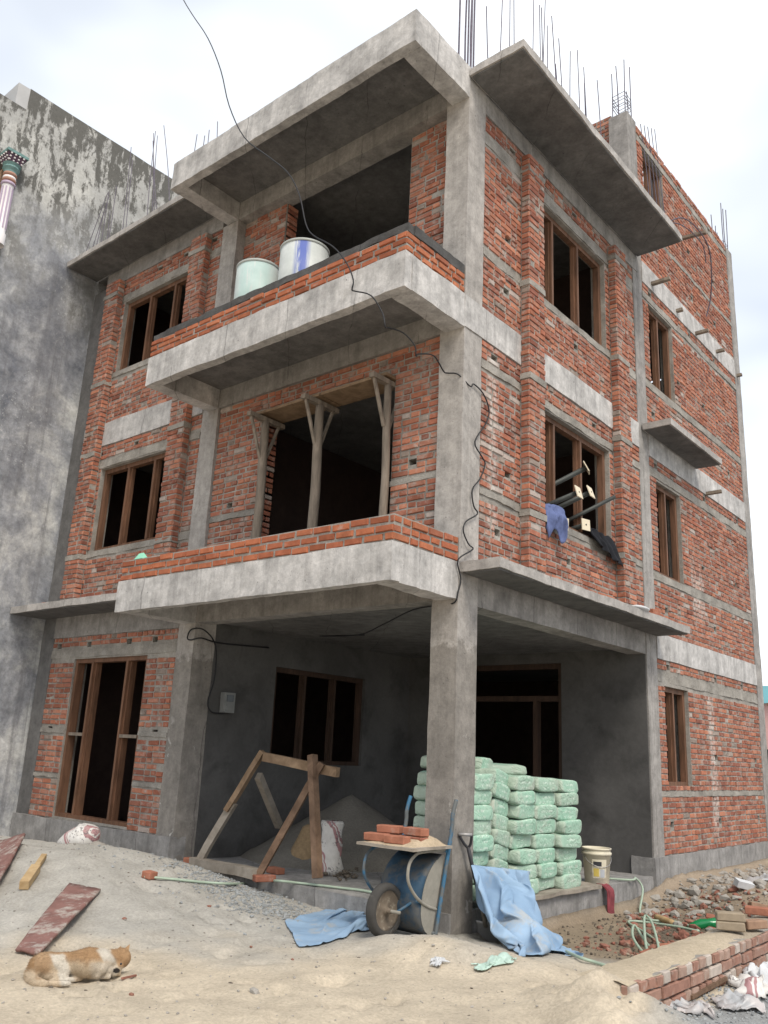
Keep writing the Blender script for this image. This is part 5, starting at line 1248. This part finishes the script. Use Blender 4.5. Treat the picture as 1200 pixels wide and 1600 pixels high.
for k, (u, v, s, lab) in enumerate(((194, 1437, .020, 'red brick chip on the grey sand above the dog'), (327, 1417, .02, 'pinkish brick chip among the pebbles'), (205, 1555, .018, 'red chip on the sand below the dog'), (397, 1551, .035, 'lone grey stone on the pale sand'), (392, 1480, .013, 'small red chip on the sand at the middle'), (457, 1500, .012, 'tiny scarlet scrap left of the barrow wheel'))):
    me = stone_mesh(80+k, .25); o = link('stone_chip', me, 'rubble_red' if k != 3 else 'stone'); o.location = PG(u, v, s*.3); o.scale = (s*1.4, s, s*.7); tag(o, lab, 'stone')
b = MB(); b.bar(PG(190, 1532, .012), PG(212, 1527, .012), .014, .012); tag(b.obj('wooden_stick', 'rubble_red'), 'short red-brown stick in front of the dog', 'stick')

# ---------- sleeping dog
def J(u, v, z): return PZ(u, v, z+GZ)
GZ = ground(*PG(120, 1530).xy)
b = MB()
hip, mid, sho = J(64, 1508, .095), J(112, 1505, .10), J(158, 1504, .095)
b.tube([J(56, 1510, .08), hip, J(88, 1506, .10), mid, J(136, 1504, .11), sho, J(172, 1502, .09)], (.045, .080, .070, .072, .096, .090, .056), 14, 4); ball(b, J(58, 1509, .08), .06)
limb(b, [sho, J(176, 1498, .10), J(188, 1496, .10)], (.075, .062, .055))                 # neck
ball(b, J(189, 1497, .098), (.070, .070, .066)); limb(b, [J(189, 1499, .09), J(185, 1508, .064), J(180, 1519, .036)], (.054, .040, .028))   # head, muzzle
limb(b, [J(74, 1508, .09), J(95, 1508, .085), J(101, 1516, .07)], (.085, .070, .05)); limb(b, [J(101, 1516, .06), J(97, 1528, .035), J(90, 1533, .025), J(112, 1531, .018), J(126, 1529, .016)], (.042, .026, .022, .018, .016))
limb(b, [J(70, 1520, .05), J(88, 1530, .028), J(80, 1537, .022), J(108, 1537, .016)], (.05, .032, .022, .016))
limb(b, [J(156, 1512, .08), J(150, 1514, .065), J(166, 1515, .06), J(180, 1519, .03), J(186, 1522, .018)], (.055, .042, .030, .020, .017))
limb(b, [J(152, 1520, .05), J(140, 1523, .035), J(158, 1525, .022), J(170, 1526, .018)], (.042, .028, .02, .018))
limb(b, [J(56, 1512, .06), J(48, 1518, .045), J(50, 1530, .03), J(62, 1537, .028), J(76, 1537, .025)], (.035, .036, .038, .034, .016))
me = remesh(b, 'dog', .0075, 4)
ORA, CRE, WHI, DKB = (.36, .225, .12), (.50, .40, .285), (.58, .53, .45), (.03, .025, .022)
cols = []
for v in me.vertices:
    u, w_, _ = PROJ(v.co); hgt = v.co.z-GZ; n_ = noise.noise(v.co*11)*.6+noise.noise(v.co*27)*.35
    c_ = lerp3(CRE, ORA, sstep(.10, .165, hgt+n_*.035))                          # fawn back, cream belly
    c_ = lerp3(c_, lerp3(ORA, CRE, .2), sstep(86, 76, u+n_*7)*sstep(50, 58, u)*sstep(.045, .085, hgt+n_*.03))
    c_ = lerp3(c_, WHI, sstep(81, 87, u+n_*6-(w_-1505)*.35)*sstep(111, 104, u+n_*6-(w_-1505)*.35)*sstep(1490, 1495, w_+n_*6))
    c_ = lerp3(c_, WHI, sstep(153, 158, u+n_*6-(w_-1490)*.5)*sstep(178, 172, u+n_*4-(w_-1490)*.4)*sstep(1506, 1499, w_+n_*5))
    c_ = lerp3(c_, lerp3(WHI, CRE, .45), sstep(138, 148, u+n_*5)*sstep(186, 180, u)*sstep(1501, 1507, w_+n_*6))
    if u > 174: c_ = lerp3(c_, ORA, sstep(176, 183, u+n_*5-(w_-1497)*.5)*sstep(1514, 1509, w_))
    c_ = lerp3(c_, lerp3(ORA, CRE, sstep(1508, 1524, w_+n_*6)), sstep(57, 53, u))
    d_ = math.hypot((u-182)/6., (w_-1516.5)/4.5)
    if hgt > .02: c_ = lerp3(c_, DKB, sstep(1.05, .8, d_))
    cols.append(tuple(c_)+(1.,))
at = me.color_attributes.new('dc', 'FLOAT_COLOR', 'POINT'); at.data.foreach_set('color', np.array(cols, dtype=np.float32).ravel())
dog = link('dog', me, 'dog_fur'); tag(dog, 'tan and white dog asleep on the sand', 'dog')
b = MB(); rf = random.Random(5); tail_d = (hip-sho).normalized()
for k in range(15000):
    v = me.vertices[rf.randrange(len(me.vertices))]; n_ = v.normal
    if v.co.z-GZ < .012: continue
    d_ = (n_*.55+tail_d*.75+Vector((0, 0, -.25))+Vector((rf.gauss(0, .25), rf.gauss(0, .25), rf.gauss(0, .25)))).normalized(); sd_ = d_.cross(n_).normalized()*.0012
    l_ = rf.uniform(.008, .018); c_ = cols[v.index]; kk = rf.uniform(.75, 1.25)
    b.add([v.co-sd_, v.co+sd_, v.co+d_*l_], [(0, 1, 2)], tuple(q*kk for q in c_[:3]))
b.obj('fur', 'dog_fur', dog, False, 'dc')['kind'] = 'stuff'
for (u, v, z), (u2, v2, z2) in (((193, 1490, .13), (203, 1475, .175)), ((185, 1489, .13), (189, 1478, .165))):
    b = MB(); p, q = J(u, v, z), J(u2, v2, z2); sd_ = Vector((_r2[0], _r2[1], 0)); b.add([p-sd_*.040, p+sd_*.034, p+Vector((.03, -.035, .0)), q], [(0, 1, 3), (1, 2, 3), (2, 0, 3), (0, 2, 1)], ORA); b.obj('ear', 'dog_fur', dog, False, 'dc')
b = MB(); ball(b, J(190, 1504, .088)+Vector((.03, -.025, 0)), .008, n=8); b.obj('eye', 'black_grip', dog, True)
b = MB(); ball(b, J(181, 1518, .036), .016, n=8); b.obj('nose', 'black_grip', dog, True)

# ---------- beyond the right end of the house
b = MB(); b.box(-.16, .42, 9.95, 10.01, -.2, 1.95); b.box(.36, .42, 9.93, 10.03, -.2, 2.0); tag(b.obj('metal_gate', 'gate_green'), 'dark metal gate leaf behind the far corner of the brick house', 'gate')
b = MB(); b.bar((-.1, 10.3, 2.78), (2.2, 10.6, 2.86), .07, .05); b.bar((2.2, 10.6, -.1), (2.2, 10.6, 2.9), .08, .08); tag(b.obj('timber_rail', 'raw_timber'), 'thin rail crossing behind the far corner of the house', 'rail')
def far_house(x, y, w_, h_, mat, roof, lab):
    o = empty('distant_house', (x, y, 0)); tag(o, lab, 'house'); b = MB(); b.box(-w_/2, w_/2, -4, 4, -.3, h_); b.obj('wall', mat, o)
    b = MB(); b.add([(-w_/2-.4, -4.4, h_), (w_/2+.4, -4.4, h_), (w_/2+.4, 4.4, h_), (-w_/2-.4, 4.4, h_), (-w_/2, 0, h_+1.6), (w_/2, 0, h_+1.6)], [(0, 1, 5, 4), (1, 2, 5), (2, 3, 4, 5), (3, 0, 4), (0, 3, 2, 1)]); b.obj('roof', roof, o)
far_house(-9, 62, 16, 6.2, 'far_pink', 'far_teal', 'distant pink house with a teal roof, right of the brick house'); far_house(-3.5, 40, 6, 2.6, 'far_blue', 'far_blue', 'low blue-grey shed behind the gate at the right edge')
